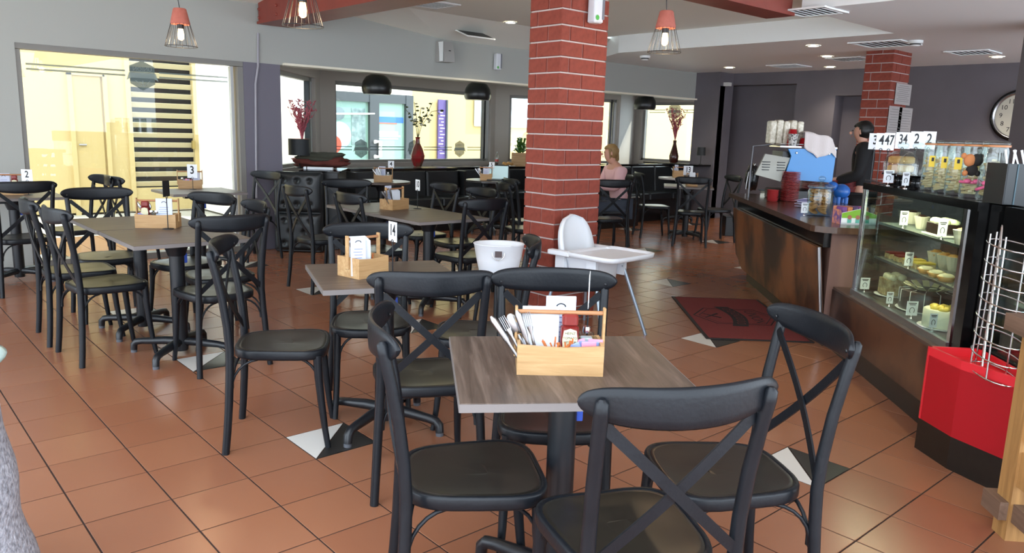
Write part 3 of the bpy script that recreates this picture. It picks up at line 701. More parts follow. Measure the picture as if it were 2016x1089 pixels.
# second case behind the red box
d2 = thing('hot_food_case', 'black framed glass food case behind the wire rack', 'display case', cp(.75, -4.4)); bpy.context.view_layer.update()
cpart(d2, 'body', cbox(MB(), .15, 1.275, -4.02, -4.6, 0, .5), BLK)
cpart(d2, 'frame', cbox(cbox(cbox(MB(), .15, 1.275, -4.0, -4.05, .98, 1.16), 1.16, 1.275, -4.0, -4.6, .5, 1.16), .15, 1.275, -4.05, -4.6, 1.14, 1.165), BLKG)
cpart(d2, 'front_pane', cbox(MB(), .15, 1.16, -4.03, -4.036, .5, .98), GLASSC)
cpart(d2, 'back_panel', cbox(MB(), .15, 1.16, -4.58, -4.6, .5, 1.14), mat('case_back2', '#4c4a43', .3))
cpart(d2, 'shelf', cbox(MB(), .15, 1.16, -4.1, -4.57, .72, .73), SHG)
al = bpy.data.lights.new('case_lamp', 'AREA'); al.shape = 'RECTANGLE'; al.size = .9; al.size_y = .02; al.energy = 4; al.color = (1, .86, .6)
ao = bpy.data.objects.new('case_lamp', al); COL.objects.link(ao); ao.location = cp(.66, -4.12, 1.12); ao.rotation_euler = (0, 0, CANG)
cpart(d2, 'light_strip', cbox(MB(), .2, 1.1, -4.1, -4.13, 1.125, 1.135), MATS['warm_strip'])
for k in range(5):
    t = thing('bread_roll', ['filled roll at the left on the upper rack of the dark case', 'second filled roll in the dark case', 'yellow wrapped roll low in the dark case', 'second yellow wrapped roll low in the dark case', 'roll at the right of the dark case'][k], 'roll', cp((1.02, .8, 1.0, .78, .55)[k], -4.26, (.732, .732, .502, .502, .732)[k]), CANG, 'rolls in the dark case')
    MB().blob((0, 0, .035), (.085, .05, .035), 14, 8, .15, k).build('bun', PASTRY if k in (0, 1, 4) else YEL, t); MB().blob((0, -.004, .03), (.088, .054, .010), 14, 6, .3, k).build('filling', mat('lettuce', '#7d8a3a', .6), t)
# red planter box with wire rack
rb = thing('red_display_bin', 'bright red angled bin on a black plinth in front of the display case', 'bin', cp(.95, -4.0)); bpy.context.view_layer.update()
RP = [(1.205, -3.775), (.976, -3.816), (.66, -3.965), (.66, -4.005), (1.205, -4.005)]
REDB = mat('bin_red', '#d4242f', .4)
def cpoly(P, k=0): return [cp(a, b)[:2] for a, b in P]
cpart(rb, 'plinth', MB().prism(cpoly(RP), 0, .15), mat('plinth_black', '#15120f', .3, col2='#1d1916', scale=30))
m = MB()
for (a, b) in zip(RP, RP[1:]+RP[:1]):
    A = Vector((*a, 0)); B = Vector((*b, 0)); d = (B-A).normalized(); n = Vector((-d.y, d.x, 0))*-.014
    m.prism([cp(*v)[:2] for v in ((A.x, A.y), (B.x, B.y), (B.x+n.x*-1, B.y+n.y*-1), (A.x-n.x, A.y-n.y))], .15, .50)
cpart(rb, 'side_panel', m, REDB); cpart(rb, 'floor_panel', MB().prism(cpoly(RP), .15, .46), REDB)
wr = thing('wire_rack', 'tall stack of chrome wire baskets standing in the red bin', 'wire rack', cp(.905, -3.915, .46), CANG)
for k in range(8):
    z = .01+.078*k; R0 = .092+.002*(k % 2)
    MB().tube([(R0*1.5*math.cos(a), R0*.8*math.sin(a), z+.012*math.cos(a)) for a in [2*PI*i/28 for i in range(28)]], .0036, 6, closed=True).build('ring', CHROME, wr)
for x, y in ((.135, 0), (.03, -.071), (-.08, -.060), (-.06, .062), (.05, .068)): MB().tube([(x*1.12, y, 0), (x, y, .3), (x*.97, y, .60)], .0042, 6).build('upright', CHROME, wr)
for k in range(8):
    z = .06+.076*k
    MB().tube([(.138, -.020, z-.10), (.140, -.020, z+.012), (.136, -.018, z+.030), (.126, -.014, z+.036), (.116, -.010, z+.026), (.085, .0, z-.085)], .0042, 7).build('hook', CHROME, wr)
# wooden post rail at the right edge
wp = thing('timber_stand', 'rough pine stand at the right edge with a worn dark top board', 'stand', cp(.2, -3.83), CANG)
OLDW = woodmat('old_pine', '#8d6538', '#b98a52', .6, 2, .7); DKW = woodmat('old_dark_wood', '#5d4636', '#7c6150', .6, 0, .8)
px = cp(.2, -3.83); bpy.context.view_layer.update()
MB().box((.19, .045, .385), (.09, .10, .77)).build('post', OLDW, wp); MB().box((-.30, .05, .385), (.1, .10, .77)).build('post', OLDW, wp)
MB().box((-.05, .04, .80), (.62, .22, .06)).build('top_board', DKW, wp); MB().box((.215, .06, .11), (.12, .13, .07)).build('block', DKW, wp); MB().box((-.06, .06, .11), (.42, .05, .07)).build('rail', DKW, wp)
m = MB()
for k in range(3): m.box((-.06, .075, .28+.17*k), (.42, .02, .13))
m.build('board', OLDW, wp)
# ------------------------------------------------------------------ things on the counter (top z .85)
ZC = .85; CRA0 = math.atan2(RR[0][1], RR[0][0])+.1
SAUC = mat('red_saucer', '#a93334', .3)
sm_ = MB().lathe([(.045, 0), (.05, .002), (.078, .007), (.084, .0085), (.084, .011), (.080, .0115), (.05, .006)], n=24, smooth=False).mesh('saucer'); sm_.materials.append(SAUC)
cm_ = MB().lathe([(.038, 0), (.045, .004), (.056, .018), (.057, .019), (.053, .018), (.03, .006)], n=24).mesh('saucer'); cm_.materials.append(SAUC)
def stack(u, v, n, me, dz, lab, grp):
    p = at(u, v, z=ZC)
    for k in range(n):
        o = bpy.data.objects.new('saucer', me); COL.objects.link(o); o.location = (p.x+random.uniform(-.002, .002), p.y+random.uniform(-.002, .002), ZC+k*dz); o.rotation_euler = (0, 0, random.random()*6)
        tag(o, lab, 'saucer', grp)
    return p
stack(1553, 396, 22, sm_, .0125, 'red saucer in the tallest stack on the counter', 'tall front stack of red saucers')
stack(1520, 396, 7, cm_, .0145, 'small red saucer in the low stack left of the tall stack', 'low stack of small red saucers')
stack(1592, 392, 16, sm_, .0125, 'red saucer in the stack behind the cookie jar', 'stack of red saucers behind the jar')
stack(1632, 384, 13, sm_, .0125, 'red saucer in the stack behind the blue toy', 'stack of red saucers behind the blue toy')
stack(1668, 385, 13, sm_, .0125, 'red saucer in the stack beside the display case', 'stack of red saucers beside the case')
# cookie jar
COOK = mat('cookie', '#c99c66', .8, col2='#a87440', scale=30)
def jar(p, r, h, lab, cat='jar', grp=None, lid='dome'):
    t = thing('glass_jar', lab, cat, p, 0, grp)
    MB().lathe([(r*.9, 0), (r, .012), (r, h*.88), (r*.92, h*.94), (r*.93, h), (r*.90, h), (r*.89, h*.94), (r*.965, h*.87), (r*.965, .016), (0.001, .012)], n=28).build('body', GLASSJ, t)
    return t
p = at(1611, 425, z=ZC); cj = jar(p, .092, .22, 'glass jar of cookies with a knobbed lid on the counter', 'jar')
l = MB().lathe([(.095, .215), (.10, .222), (.095, .232), (.06, .25), (.02, .262), (.012, .268)], n=28).build('lid', GLASSJ, cj); MB().blob((0, 0, .285), (.026, .026, .02), 12, 8).build('knob', GLASSJ, l)
ck = MB().lathe([(.001, 0), (.03, .001), (.036, .006), (.03, .012), (.001, .013)], n=14).mesh('cookie'); ck.materials.append(COOK)
for k in range(26):
    o = bpy.data.objects.new('cookie', ck); COL.objects.link(o); a = k*2.1
    o.location = (p.x+.042*math.cos(a), p.y+.042*math.sin(a), ZC+.02+.0068*k); o.rotation_euler = (random.uniform(-.5, .5), random.uniform(-.5, .5), a); tag(o, 'golden cookie inside the knobbed glass jar', 'cookie', 'cookies in the counter jar')
price_tag(at(1583, 424, z=ZC), VA, .055, .08, 'price tag beside the cookie jar')
p = at(1580, 408, z=ZC); t = thing('napkin_pile', 'crumpled lilac napkins beside the cookie jar', 'napkins', p)
m = MB()
for k in range(5): m.box((0, 0, .01+.014*k), (.10, .10, .004), M=Matrix.Rotation(k*.7, 3, 'Z') @ Matrix.Rotation(.25*math.sin(k*2), 3, 'X'))
m.build('napkin', mat('lilac_paper', '#b9b4cf', .7), t)
# blue toy, snack box
p = at(1654, 400, z=ZC); t = thing('blue_toy_pig', 'blue round money box beside the saucers', 'money box', p, CANG)
BT = mat('toy_blue', '#1f5aa5', .35)
MB().blob((0, 0, .11), (.095, .075, .07), 18, 12).build('body', BT, t); MB().blob((-.0, .085, .15), (.05, .05, .05), 14, 10).build('head', BT, t); MB().lathe([(.024, 0), (.022, .03)], (0, .125, .15), 12, Matrix.Rotation(-PI/2, 3, 'X')).build('snout', mat('toy_blue_dark', '#173f78', .4), t)
for x in (-.05, .05):
    for y in (-.035, .035): MB().lathe([(.018, 0), (.02, .06)], (x, y, 0), 8).build('foot', BT, t)
p = at(1672, 440, z=ZC); t = thing('snack_box', 'green and white printed carton of snack packets by the display case', 'carton', p+CN*-.03, CRA0)
MB().prism([(-.13, -.06), (.13, -.06), (.13, .06), (-.13, .06)], 0, .012).build('bottom', CARD, t)
m = MB(); vs = [(-.13, -.06, .0), (.13, -.06, 0), (.13, -.06, .07), (.0, -.06, .11), (-.13, -.06, .08)]
m.add(vs + [(x, y+.003, z) for x, y, z in vs], [(0, 1, 2, 3, 4), (9, 8, 7, 6, 5)]+[(i, (i+1) % 5, 5+(i+1) % 5, 5+i) for i in range(5)]); fpn = m.build('front_panel', CARD, t)
m = MB(); m.add([(-.128, -.0612, .045), (.128, -.0612, .045), (.128, -.0612, .069), (0, -.0612, .108), (-.128, -.0612, .078)], [(0, 1, 2, 3, 4)]); m.build('green_print', mat('print_green', '#7fb22e', .5), fpn)
for x in (-.07, -.01, .06):
    MB().lathe([(.016, 0), (.016, .001)], (x, -.0617, .05), 10, Matrix.Rotation(PI/2, 3, 'X')).build('printed_head', mat('print_skin', '#a56a52', .6), fpn)
    MB().box((x, -.0617, .026), (.03, .0006, .03)).build('printed_body', mat('print_teal', '#5fae9f', .6), fpn)
m = MB(); m.box((-.13, 0, .05), (.003, .12, .1)); m.box((.13, 0, .045), (.003, .12, .09)); m.box((0, .06, .06), (.26, .003, .12)); m.build('side_panel', mat('print_purple', '#6a4c86', .5, col2='#d38a6a', scale=26, contrast=.2), t)
for k in range(6): MB().rbox((-.10+.04*k, .0, .075), (.035, .09, .09), .008, M=Matrix.Rotation(.2*math.sin(k*3), 3, 'Y')).build('packet', mat('packet_%d' % (k % 3), ('#7a4a8c', '#c77b4a', '#4a3a5e')[k % 3], .35), t)
# coffee machine
cm0 = at(1585, 380, D=7.35); cmz = ZC; ang = math.atan2(RR[0][1], RR[0][0])
cmx = thing('coffee_machine', 'espresso machine with a bright blue back panel on the counter', 'coffee machine', (cm0.x, cm0.y, ZC), ang)
BLU = mat('machine_blue', '#2f7fc0', .3)
b_ = MB(); b_.rbox((.0, .17, .05), (.56, .34, .1), .02); b_.box((.02, .20, .33), (.5, .3, .26)); b_.build('body', BLK, cmx)
for x in (-.24, .24):
    for y in (.04, .3): MB().lathe([(.022, 0), (.018, .03)], (x, y, 0), 8).build('foot', CHROME, cmx)
m = MB(); pts = [(-.215, .20), (.245, .18), (.255, .50), (-.20, .485), (-.165, .42)]
m.add([(x, -.002, z) for x, z in pts]+[(x, .02, z) for x, z in pts], [(0, 1, 2, 3, 4), (9, 8, 7, 6, 5)]+[(i, (i+1) % 5, 5+(i+1) % 5, 5+i) for i in range(5)]); o = m.build('back_panel', BLU, cmx)
for x in (-.12, .19): MB().lathe([(.012, 0), (.012, .006), (.006, .01)], (x, -.002, .45), 10, Matrix.Rotation(PI/2, 3, 'X')).build('bolt', CHROME, o)
m = MB(); pts = [(-.46, .23), (-.235, .175), (-.165, .40), (-.38, .43)]
m.add([(x, .03 if x > -.3 else .10, z) for x, z in pts]+[(x, .06 if x > -.3 else .13, z) for x, z in pts], [(0, 1, 2, 3), (7, 6, 5, 4)]+[(i, (i+1) % 4, 4+(i+1) % 4, 4+i) for i in range(4)]); o = m.build('side_panel', mat('machine_grey', '#8f8e86', .35, .4), cmx)
vm = MB()
for k in range(4):
    for xx in (-.37, -.24): vm.box((xx, .045 if xx > -.3 else .085, .28+.025*k), (.07, .03, .008))
vm.build('vent', BLK, o)
m = MB(); m.box((0, .18, .505), (.54, .32, .012)); m.tube([(-.27, .02, .53), (.27, .02, .53), (.27, .34, .53), (-.27, .34, .53)], .006, 6, closed=True); m.build('cup_tray', CHROME, cmx)
m = MB(); m.tube([(-.47, .22, .0), (-.47, .22, .50), (-.30, .22, .52)], .012, 8); m.build('steam_rail', mat('rail_grey', '#6a6a6e', .35, .7), cmx)
for k in range(3): MB().lathe([(.03, 0), (.03, .06), (.012, .065), (.012, .14)], (-.12+.17*k, .37, .2), 10).build('group_head', CHROME, cmx)
M2 = Matrix.Translation(cmx.location) @ Matrix.Rotation(ang, 4, 'Z')
def onm(x, y, z): return M2 @ Vector((x, y, z))
def cup(p, r0, r1, h, m, lab, grp, name='cup', flip=False):
    t = thing(name, lab, 'cup', p, 0, grp); pr = [(r0, 0), (r1, h), (r1-.003, h), (r0-.003, .004)]
    if flip: pr = [(r1, 0), (r0, h), (.001, h)]
    MB().lathe(pr, n=18).build('body', m, t)
    if not flip: MB().lathe([(r1+.002, h-.004), (r1+.002, h)], n=18, cap=False).build('rim', m, t)
    return t
RCUP = mat('red_cup', '#a3161d', .2)
cup(onm(-.03, .08, .515), .035, .045, .075, RCUP, 'upturned red cup standing on the machine tray', 'cups on the machine', flip=True)
cup(onm(-.13, .12, .60), .035, .045, .07, RCUP, 'upper upturned red cup beside the wrapped cups', 'cups on the machine', flip=True)
cup(onm(-.13, .13, .515), .036, .048, .08, RCUP, 'red cup under the upper red cup', 'cups on the machine', flip=True)
cup(onm(-.155, .03, .515), .035, .047, .11, mat('speckled_cup', '#c9c6c2', .5, col2='#5b5a58', scale=70, contrast=.15), 'white paper cup with dark speckles on the machine', 'cups on the machine')
t = thing('wrapped_lids', 'plastic wrapped bundle of clear takeaway lids on the machine', 'lids', onm(-.20, .23, .515), ang)
LID = mat('clear_wrap', '#b9b09a', .18, col2='#e4dfd0', scale=40, bump=.9, bscale=45)
for k in range(5): MB().rbox((-.10+.065*k, 0, .12), (.062, .14, .22+.02*(k % 2)), .02).build('stack', LID, t)
# draped cloth
m = MB(); n_ = 14; CL = {}
for i in range(n_+1):
    for j in range(n_+1):
        a, b2 = i/n_, j/n_; x = -.06+.31*a; k = max(0, (b2-.35)/.65); tri_ = max(0, 1-abs(a-.42)*1.5)
        y = .16-.165*min(1, b2/.35)*1.0 - .012*k; z = .655-.075*abs(a-.3)-.03*a + .012*math.sin(a*9+b2*4) - k*(.05+.19*tri_)
        if a > .85: z -= (a-.85)*.6
        CL[i, j] = len(m.v); m.v.append((x, y+.007*math.sin(a*17), max(z, .40)))
for i in range(n_):
    for j in range(n_): m.f.append((CL[i, j], CL[i+1, j], CL[i+1, j+1], CL[i, j+1])); m.sm.append(True)
o = m.build('cleaning_cloth', mat('white_cloth', '#cfc6c4', .9, bump=.3, bscale=120), None, M2.translation, ang); tag(o, 'white cloth draped over the cups on the machine', 'cloth')
sd = o.modifiers.new('thick', 'SOLIDIFY'); sd.thickness = .004
p = at(1478, 376, z=ZC); t = thing('grinder_hopper', 'black coffee bag leaning at the far end of the counter', 'bag', p, ang)
MB().blob((0, 0, .15), (.075, .07, .15), 14, 10, .25, 3).build('bag', mat('black_bag', '#101113', .25, bump=.5, bscale=40), t); MB().tube([(-.07, -.04, .02), (-.06, -.05, .2), (.02, -.02, .3)], .006, 6).build('strap', STEEL, t)
p = at(1515, 384, z=ZC); t = thing('steel_tray', 'low steel knock tray between the bag and the saucers', 'tray', p, ang+.3)
MB().rbox((0, 0, .05), (.2, .12, .012), .006).build('tray', mat('tray_steel', '#7d95a8', .2, 1), t); MB().box((-.07, 0, .022), (.03, .08, .044)).build('leg', CHROME, t); MB().box((.07, 0, .022), (.03, .08, .044)).build('leg', CHROME, t)
# ------------------------------------------------------------------ things on top of the display case (z 1.165)
ZT = 1.165
def number_stand(p, ang, num, lab, rod=.16, w=.072, h=.10, grp='table number stands', cardm=CARD, base=True, tilt=0, two=True):
    t = thing('number_stand', lab, 'table number', p, ang, grp)
    MB().lathe([(.035, 0), (.035, .004), (.005, .006)], n=16).build('base', BLKM, t)
    MB().tube([(0, 0, .004), (0, 0, rod)], .003, 6).build('rod', BLKM, t)
    MB().tube([(.010*math.cos(a), -.002, rod+.003+.010*math.sin(a)) for a in [2*PI*i/12 for i in range(12)]], .002, 5, closed=True).build('ring_clip', BLKM, t)
    c = MB().box((0, 0, rod+.004+h/2), (w, .0015, h)).build('card', cardm, t)
    if num: text(num, h*.80, INK, c, vert_frame((0, -.0012, rod+.004+h*.56), 0), 'number', .0003, sx=.85 if len(num) == 1 else .72, bold=.02)
    return t
for u, n, num, lab, rod, ww in ((1697, -4.10, '3', 'number 3 card half hidden at the left of the case top', .205, .09), (1709, -4.06, '4', 'number 4 card at the left of the case top', .205, .075), (1724, -4.02, '47', 'number 47 card in front on the case top', .205, .07), (1750, -4.22, '34', 'number 34 card behind the bread dome', .215, .105), (1776, -4.22, '2', 'number 2 card behind the dome knob', .22, .085), (1800, -4.22, '2', 'second number 2 card beside the jars', .22, .085)):
    p = deckp(u, n, ZT); number_stand(p, math.atan2(RR[0][1], RR[0][0])+.12, num, lab, rod, ww, .105, 'numbers on the display case')
BREAD = mat('bread', '#c08d4e', .7, col2='#d9b57c', scale=12)
def dome(u, n, lab, bread):
    p = deckp(u, n, ZT); t = thing('cake_dome', lab, 'cake dome', p, 0, 'glass domes')
    MB().lathe([(.085, 0), (.08, .008), (.03, .012), (.03, .055), (.10, .065), (.10, .075)], n=28).build('stand', BLKG, t)
    dm = MB().lathe([(.095, .076), (.097, .13), (.085, .175), (.05, .205), (.012, .213), (.010, .22)], n=28).build('dome', GLASSJ, t)
    MB().lathe([(.01, .218), (.028, .228), (.032, .245), (.022, .258), (.004, .262)], n=16).build('knob', GLASSJ, dm)
    for k in range(bread):
        o = thing('bread_loaf', 'thick golden toast slice under the left glass dome' if k == 0 else 'upper golden toast slice under the left glass dome', 'bread', (p.x, p.y, ZT+.078+.052*k), ang+.2, 'toast under the dome')
        MB().rbox((0, 0, .024), (.125, .10, .045), .018).build('slice', BREAD, o)
dome(1752, -4.08, 'glass cake dome over toast on the display case', 2); dome(1782, -4.07, 'second glass dome on the display case', 0)
price_tag(deckp(1731, -3.99, ZT), VA, .062, .075, 'price tag in front of the toast dome'); price_tag(deckp(1765, -3.985, ZT), VA, .04, .075, 'narrow price tag between the two domes')
BISC = mat('biscotti', '#d3b684', .7, col2='#ecdcb4', scale=30); PINK = mat('pink_ribbon', '#cf5f86', .4); YL = mat('yellow_label', '#e4c331', .5); ORL = mat('copper_seal', '#b5713c', .4)
JU = [(1812, -4.07, .048, 'first tall glass jar of biscuits from the left on the case'), (1836, -4.05, .048, 'second tall glass jar from the left on the case'), (1862, -4.05, .050, 'third tall glass jar behind the plush toy'), (1893, -4.04, .052, 'fourth tall glass jar with a pink bow'), (1931, -4.05, .058, 'largest glass jar at the right with a pink ribbon')]
for k, (u, n, r, lab) in enumerate(JU):
    p = deckp(u, n, ZT); h = .262; t = jar(p, r, h, lab, 'jar', 'tall jars on the display case')
    MB().lathe([(r*.95, h-.004), (r*1.0, h), (r*1.0, h+.008), (r*.8, h+.014), (.001, h+.016)], n=24).build('lid', GLASSJ, t)
    MB().lathe([(r*1.02, h-.012), (r*1.02, h-.003)], n=24, cap=False).build('seal', ORL, t)
    vd = (CX-p); va = math.atan2(vd.y, vd.x)
    if k < 4:
        x, y = r*1.03*math.cos(va), r*1.03*math.sin(va)
        MB().box((x, y, h*.62), (.034, .002, .06), va+PI/2).build('label', YL, t, label='yellow paper label'); MB().box((x*1.03, y*1.03, h*.66), (.012, .001, .02), va+PI/2).build('print', INK, t)
    if k >= 3:
        rb2 = MB(); rb2.tube([((r+.002)*math.cos(a), (r+.002)*math.sin(a), h*.30+(.03*math.sin(a-va) if k == 4 else 0)) for a in [2*PI*i/24 for i in range(24)]], .007, 6, closed=True, flat=(1, .25))
        for s in (-1, 1): rb2.blob((r*1.08*math.cos(va+s*.35), r*1.08*math.sin(va+s*.35), h*.32), (.018, .018, .012), 8, 6)
        rb2.build('ribbon', PINK, t)
    fl_ = random.Random(k)
    for j in range(22):
        o = MB().rbox((0, 0, 0), (.075 if k < 4 else .085, .02, .012), .004).build('biscuit', BISC); rr = r*.36; a = fl_.random()*6
        o.location = (p.x+rr*.5*math.cos(a), p.y+rr*.5*math.sin(a), ZT+.026+(h*.62/22)*j); o.rotation_euler = (0, fl_.uniform(-.25, .25), fl_.random()*3)
        tag(o, 'pale finger biscuit inside the %s tall jar' % ('first', 'second', 'third', 'fourth', 'largest')[k], 'biscuit', 'biscuits in the %s tall jar' % ('first', 'second', 'third', 'fourth', 'largest')[k])
p = deckp(1888, -3.965, ZT); p.z = ZT+.125; t = thing('plush_toy', 'small brown and black felt animal hanging on a biscuit jar', 'toy', p, ang)
FB = mat('felt_brown', '#b06f42', .9); FK = mat('felt_black', '#191513', .9)
MB().blob((-.012, 0, .06), (.028, .018, .03), 12, 8).build('face', FB, t); MB().blob((.022, 0, .062), (.03, .018, .03), 12, 8).build('head', FK, t)
for s in (-1, 1): MB().blob((s*.04, .002, .08), (.014, .008, .014), 10, 6).build('ear', FK if s > 0 else FB, t)
MB().blob((.005, 0, .015), (.028, .018, .028), 12, 8).build('body', FK, t)
for s in (-1, 1): MB().blob((s*.03, -.006, .0), (.013, .012, .014), 8, 6).build('paw', FB if s < 0 else FK, t)
# cutlery box
p = deckp(1982, -4.10, ZT); t = thing('cutlery_box', 'black box of cutlery at the right end of the display case', 'cutlery box', p, ang)
BX = mat('box_black', '#101417', .3); BX2 = mat('box_edge', '#2d4a55', .3)
for x, y, sx, sy in ((0, -.07, .2, .006), (0, .07, .2, .006), (-.1, 0, .006, .146), (.1, 0, .006, .146)): MB().box((x, y, .09), (sx, sy, .18)).build('side_panel', BX, t)
MB().box((0, 0, .006), (.2, .14, .01)).build('bottom', BX, t); MB().box((-.055, -.0745, .09), (.006, .003, .18)).build('edge_strip', BX2, t)
for k in range(6):
    x = -.07+.026*k; o = thing('knife', 'steel knife handle sticking out of the black cutlery box', 'knife', p+Vector((0, 0, .0)), ang, 'cutlery in the black box')
    MB().tube([(x, -.02, .012), (x+.01, 0, .17), (x+.02*math.sin(k*2), .01, .24)], [.004, .005, .008], 6, flat=(1, .4)).build('handle', STEEL, o)
# ------------------------------------------------------------------ caddies on the tables
CRA = math.atan2(RR[0][1], RR[0][0])       # direction of the picture's horizontal
RCARD = mat('menu_card', '#cfd6ea', .6); NAPK = mat('napkin_white', '#dfe6ee', .8)
KET = mat('ketchup', '#6a1512', .3); KLAB = mat('ketchup_label', '#cfc9a8', .5); SUGP = mat('sugar_pink', '#e58fa6', .6); SUGB = mat('sugar_blue', '#8fa0d8', .6); STIR = mat('stirrer_wood', '#b0602c', .7)
def caddy(c, r, tz, lab, L=.245, Wd=.125, H=.088, hh=.185, groove=False):
    # c near bottom corner, r a point along the front edge
    d = Vector(r)-Vector(c); a = math.atan2(d.y, d.x)
    t = thing('wooden_caddy', lab, 'caddy', (c[0], c[1], tz), a, 'wooden table caddies')
    e = .009
    for n, cx, cy, sx, sy in (('front_panel', L/2, e/2, L, e), ('back_panel', L/2, Wd-e/2, L, e)):
        m = MB(); P = [(0, 0), (L, 0), (L, H)] + [(L*(1-k/8), H-.006*math.sin(PI*k/8)) for k in range(1, 8)] + [(0, H)]; y0 = cy-e/2
        N = len(P); m.add([(x, y0, z) for x, z in P]+[(x, y0+e, z) for x, z in P], [tuple(range(N)), tuple(reversed(range(N, 2*N)))]+[(i, N+i, N+(i+1) % N, (i+1) % N) for i in range(N)])
        m.build(n, BAMBOO, t)
    for x in (e/2, L-e/2): MB().box((x, Wd/2, H/2), (e, Wd-2*e, H)).build('side_panel', BAMBOO, t)
    MB().box((L/2, Wd/2, .004), (L-2*e, Wd-2*e, .007)).build('bottom', BAMBOO, t)
    for x in (-.004, L+.004): MB().rbox((x, Wd/2, .038+(hh-.038)/2), (.008, .022, hh-.038), .003).build('handle_post', BAMBOO, t)
    MB().tube([(-.004, Wd/2, hh-.016), (L+.004, Wd/2, hh-.016)], .0065, 8).build('handle_bar', woodmat('dowel', '#9a6a45', '#b98258', .5, 0, 1), t)
    M_ = Matrix.Translation((c[0], c[1], tz)) @ Matrix.Rotation(a, 4, 'Z')
    return t, M_, a
def put(name, lab, cat, M_, a, p, grp=None, tilt=None):
    o = thing(name, lab, cat, M_ @ Vector(p), a, grp)
    if tilt: o.rotation_euler = (tilt[0], tilt[1], a+(tilt[2] if len(tilt) > 2 else 0))
    return o
def napkins(M_, a, p, where, w=.105, h=.135, n=7):
    for k in range(n):
        o = put('napkin', 'folded white napkin in %s' % where, 'napkin', M_, a, (p[0], p[1]+.0065*k, p[2]), 'napkins in %s' % where, (-.06+.012*k, .01*math.sin(k*3)))
        MB().rbox((0, 0, (h+.003*k)/2), (w, .005, h+.003*k), .002).build('sheet', NAPK, o)
def menu(M_, a, p, where, w=.085, h=.17):
    o = put('menu_card', 'printed menu card in %s' % where, 'menu', M_, a, p, 'menu cards', (-.05, 0))
    MB().rbox((0, 0, h/2), (w, .006, h), .0025).build('card', RCARD, o)
    m = MB(); m.tube([(.013*math.cos(x), -.0035, h*.84+.009*math.sin(x)) for x in [PI*i/8 for i in range(9)]], .0018, 4); m.build('emblem', INK, o)
    m = MB()
    for k in range(7): m.box((-.004*(k % 2), -.0036, h*.68-k*h*.075), (w*.55, .0008, .0022))
    m.build('print', mat('print_blue', '#5f6aa8', .6), o)
def cutlery(M_, a, p, where, n=5):
    for k in range(n):
        kind = ('knife', 'fork', 'spoon')[k % 3]; tl = (-.10+.03*k, -.62+.09*k)
        o = put(kind, '%s %s leaning in %s' % (('steel', 'shiny', 'bright', 'polished', 'plain')[k], kind, where), kind, M_, a, (p[0]+.010*k, p[1]+.012*(k % 3), p[2]), 'cutlery in %s' % where, tl)
        m = MB()
        if kind == 'knife': m.tube([(0, 0, 0), (0, 0, .09), (0, 0, .10), (0, 0, .165), (0, 0, .178)], [.006, .005, .008, .010, .003], 6, flat=(1, .25)); m.build('blade', STEEL, o)
        elif kind == 'fork':
            m.tube([(0, 0, 0), (0, 0, .10), (0, .003, .125)], [.007, .0035, .010], 6, flat=(1, .3)); m.build('handle', STEEL, o)
            for x in (-.008, -.0027, .0027, .008): MB().tube([(x, .003, .122), (x, .006, .145), (x, .004, .165)], .0017, 5).build('tine', STEEL, o)
        else: m.tube([(0, 0, 0), (0, 0, .10)], [.007, .0035], 6, flat=(1, .3)); m.build('handle', STEEL, o); MB().blob((0, 0, .135), (.018, .005, .032), 10, 8).build('bowl', STEEL, o)
def shaker(M_, a, p, where, kind='salt'):
    o = put('%s_shaker' % kind, 'square glass %s shaker in %s' % (kind, where), 'shaker', M_, a, p, 'shakers')
    MB().rbox((0, 0, .03), (.042, .042, .06), .006).build('body', GLASSJ, o); MB().rbox((0, 0, .026), (.033, .033, .04), .004).build('filling', PAPER if kind == 'salt' else mat('pepper', '#4a4440', .8), o); MB().lathe([(.012, .06), (.014, .064), (.011, .078)], n=12).build('cap', CHROME, o)
def ketchup(M_, a, p, where, lettering=False):
    o = put('ketchup_bottle', 'dark red sauce bottle with a pale label in %s' % where, 'sauce bottle', M_, a, p, 'sauce bottles')
    MB().rbox((0, 0, .0625), (.052, .036, .125), .012).build('body', KET, o); MB().rbox((0, 0, .14), (.047, .034, .035), .012).build('cap', mat('ketchup_cap', '#7c2723', .3), o)
    m = MB(); P = [(-.02, .06), (.02, .06), (.022, .085), (.018, .112), (0, .118), (-.018, .112), (-.022, .085)]; m.add([(x, -.0188, z) for x, z in P], [tuple(range(7))]); l = m.build('label', KLAB, o)
    if lettering:
        text('HEINZ', .0105, INK, l, vert_frame((0, -.0192, .104), 0), 'lettering', .0001); text('TOMATO', .0095, INK, l, vert_frame((0, -.0192, .090), 0), 'lettering', .0001); text('KETCHUP', .0078, INK, l, vert_frame((0, -.0192, .078), 0), 'lettering', .0001)
def sachets(M_, a, p, where, n=6):
    for k in range(n):
        pk = k % 2; o = put('sugar_sachet', '%s paper sachet in %s' % ('pink' if pk else 'pale blue', where), 'sachet', M_, a, (p[0]+.009*k, p[1]+.006*(k % 3), p[2]+.006*(k % 2)), 'sachets in %s' % where, (random.uniform(-.4, .2), random.uniform(-.5, .5), random.uniform(-.3, .3)))
        MB().rbox((0, 0, .03), (.042, .006, .06), .0025).build('packet', SUGP if pk else SUGB, o)
def stirrers(M_, a, p, where, n=14):
    for k in range(n):
        o = put('stirrer', 'thin wooden stirrer in %s' % where, 'stirrer', M_, a, (p[0]+.004*k, p[1]+.005*(k % 3), p[2]), 'stirrers in %s' % where, (random.uniform(-.3, .3), random.uniform(-.6, .6)))
        MB().box((0, 0, .045), (.0045, .0018, .09)).build('stick', STIR, o)
def tz(u, v): return at(u, v, z=TZ)
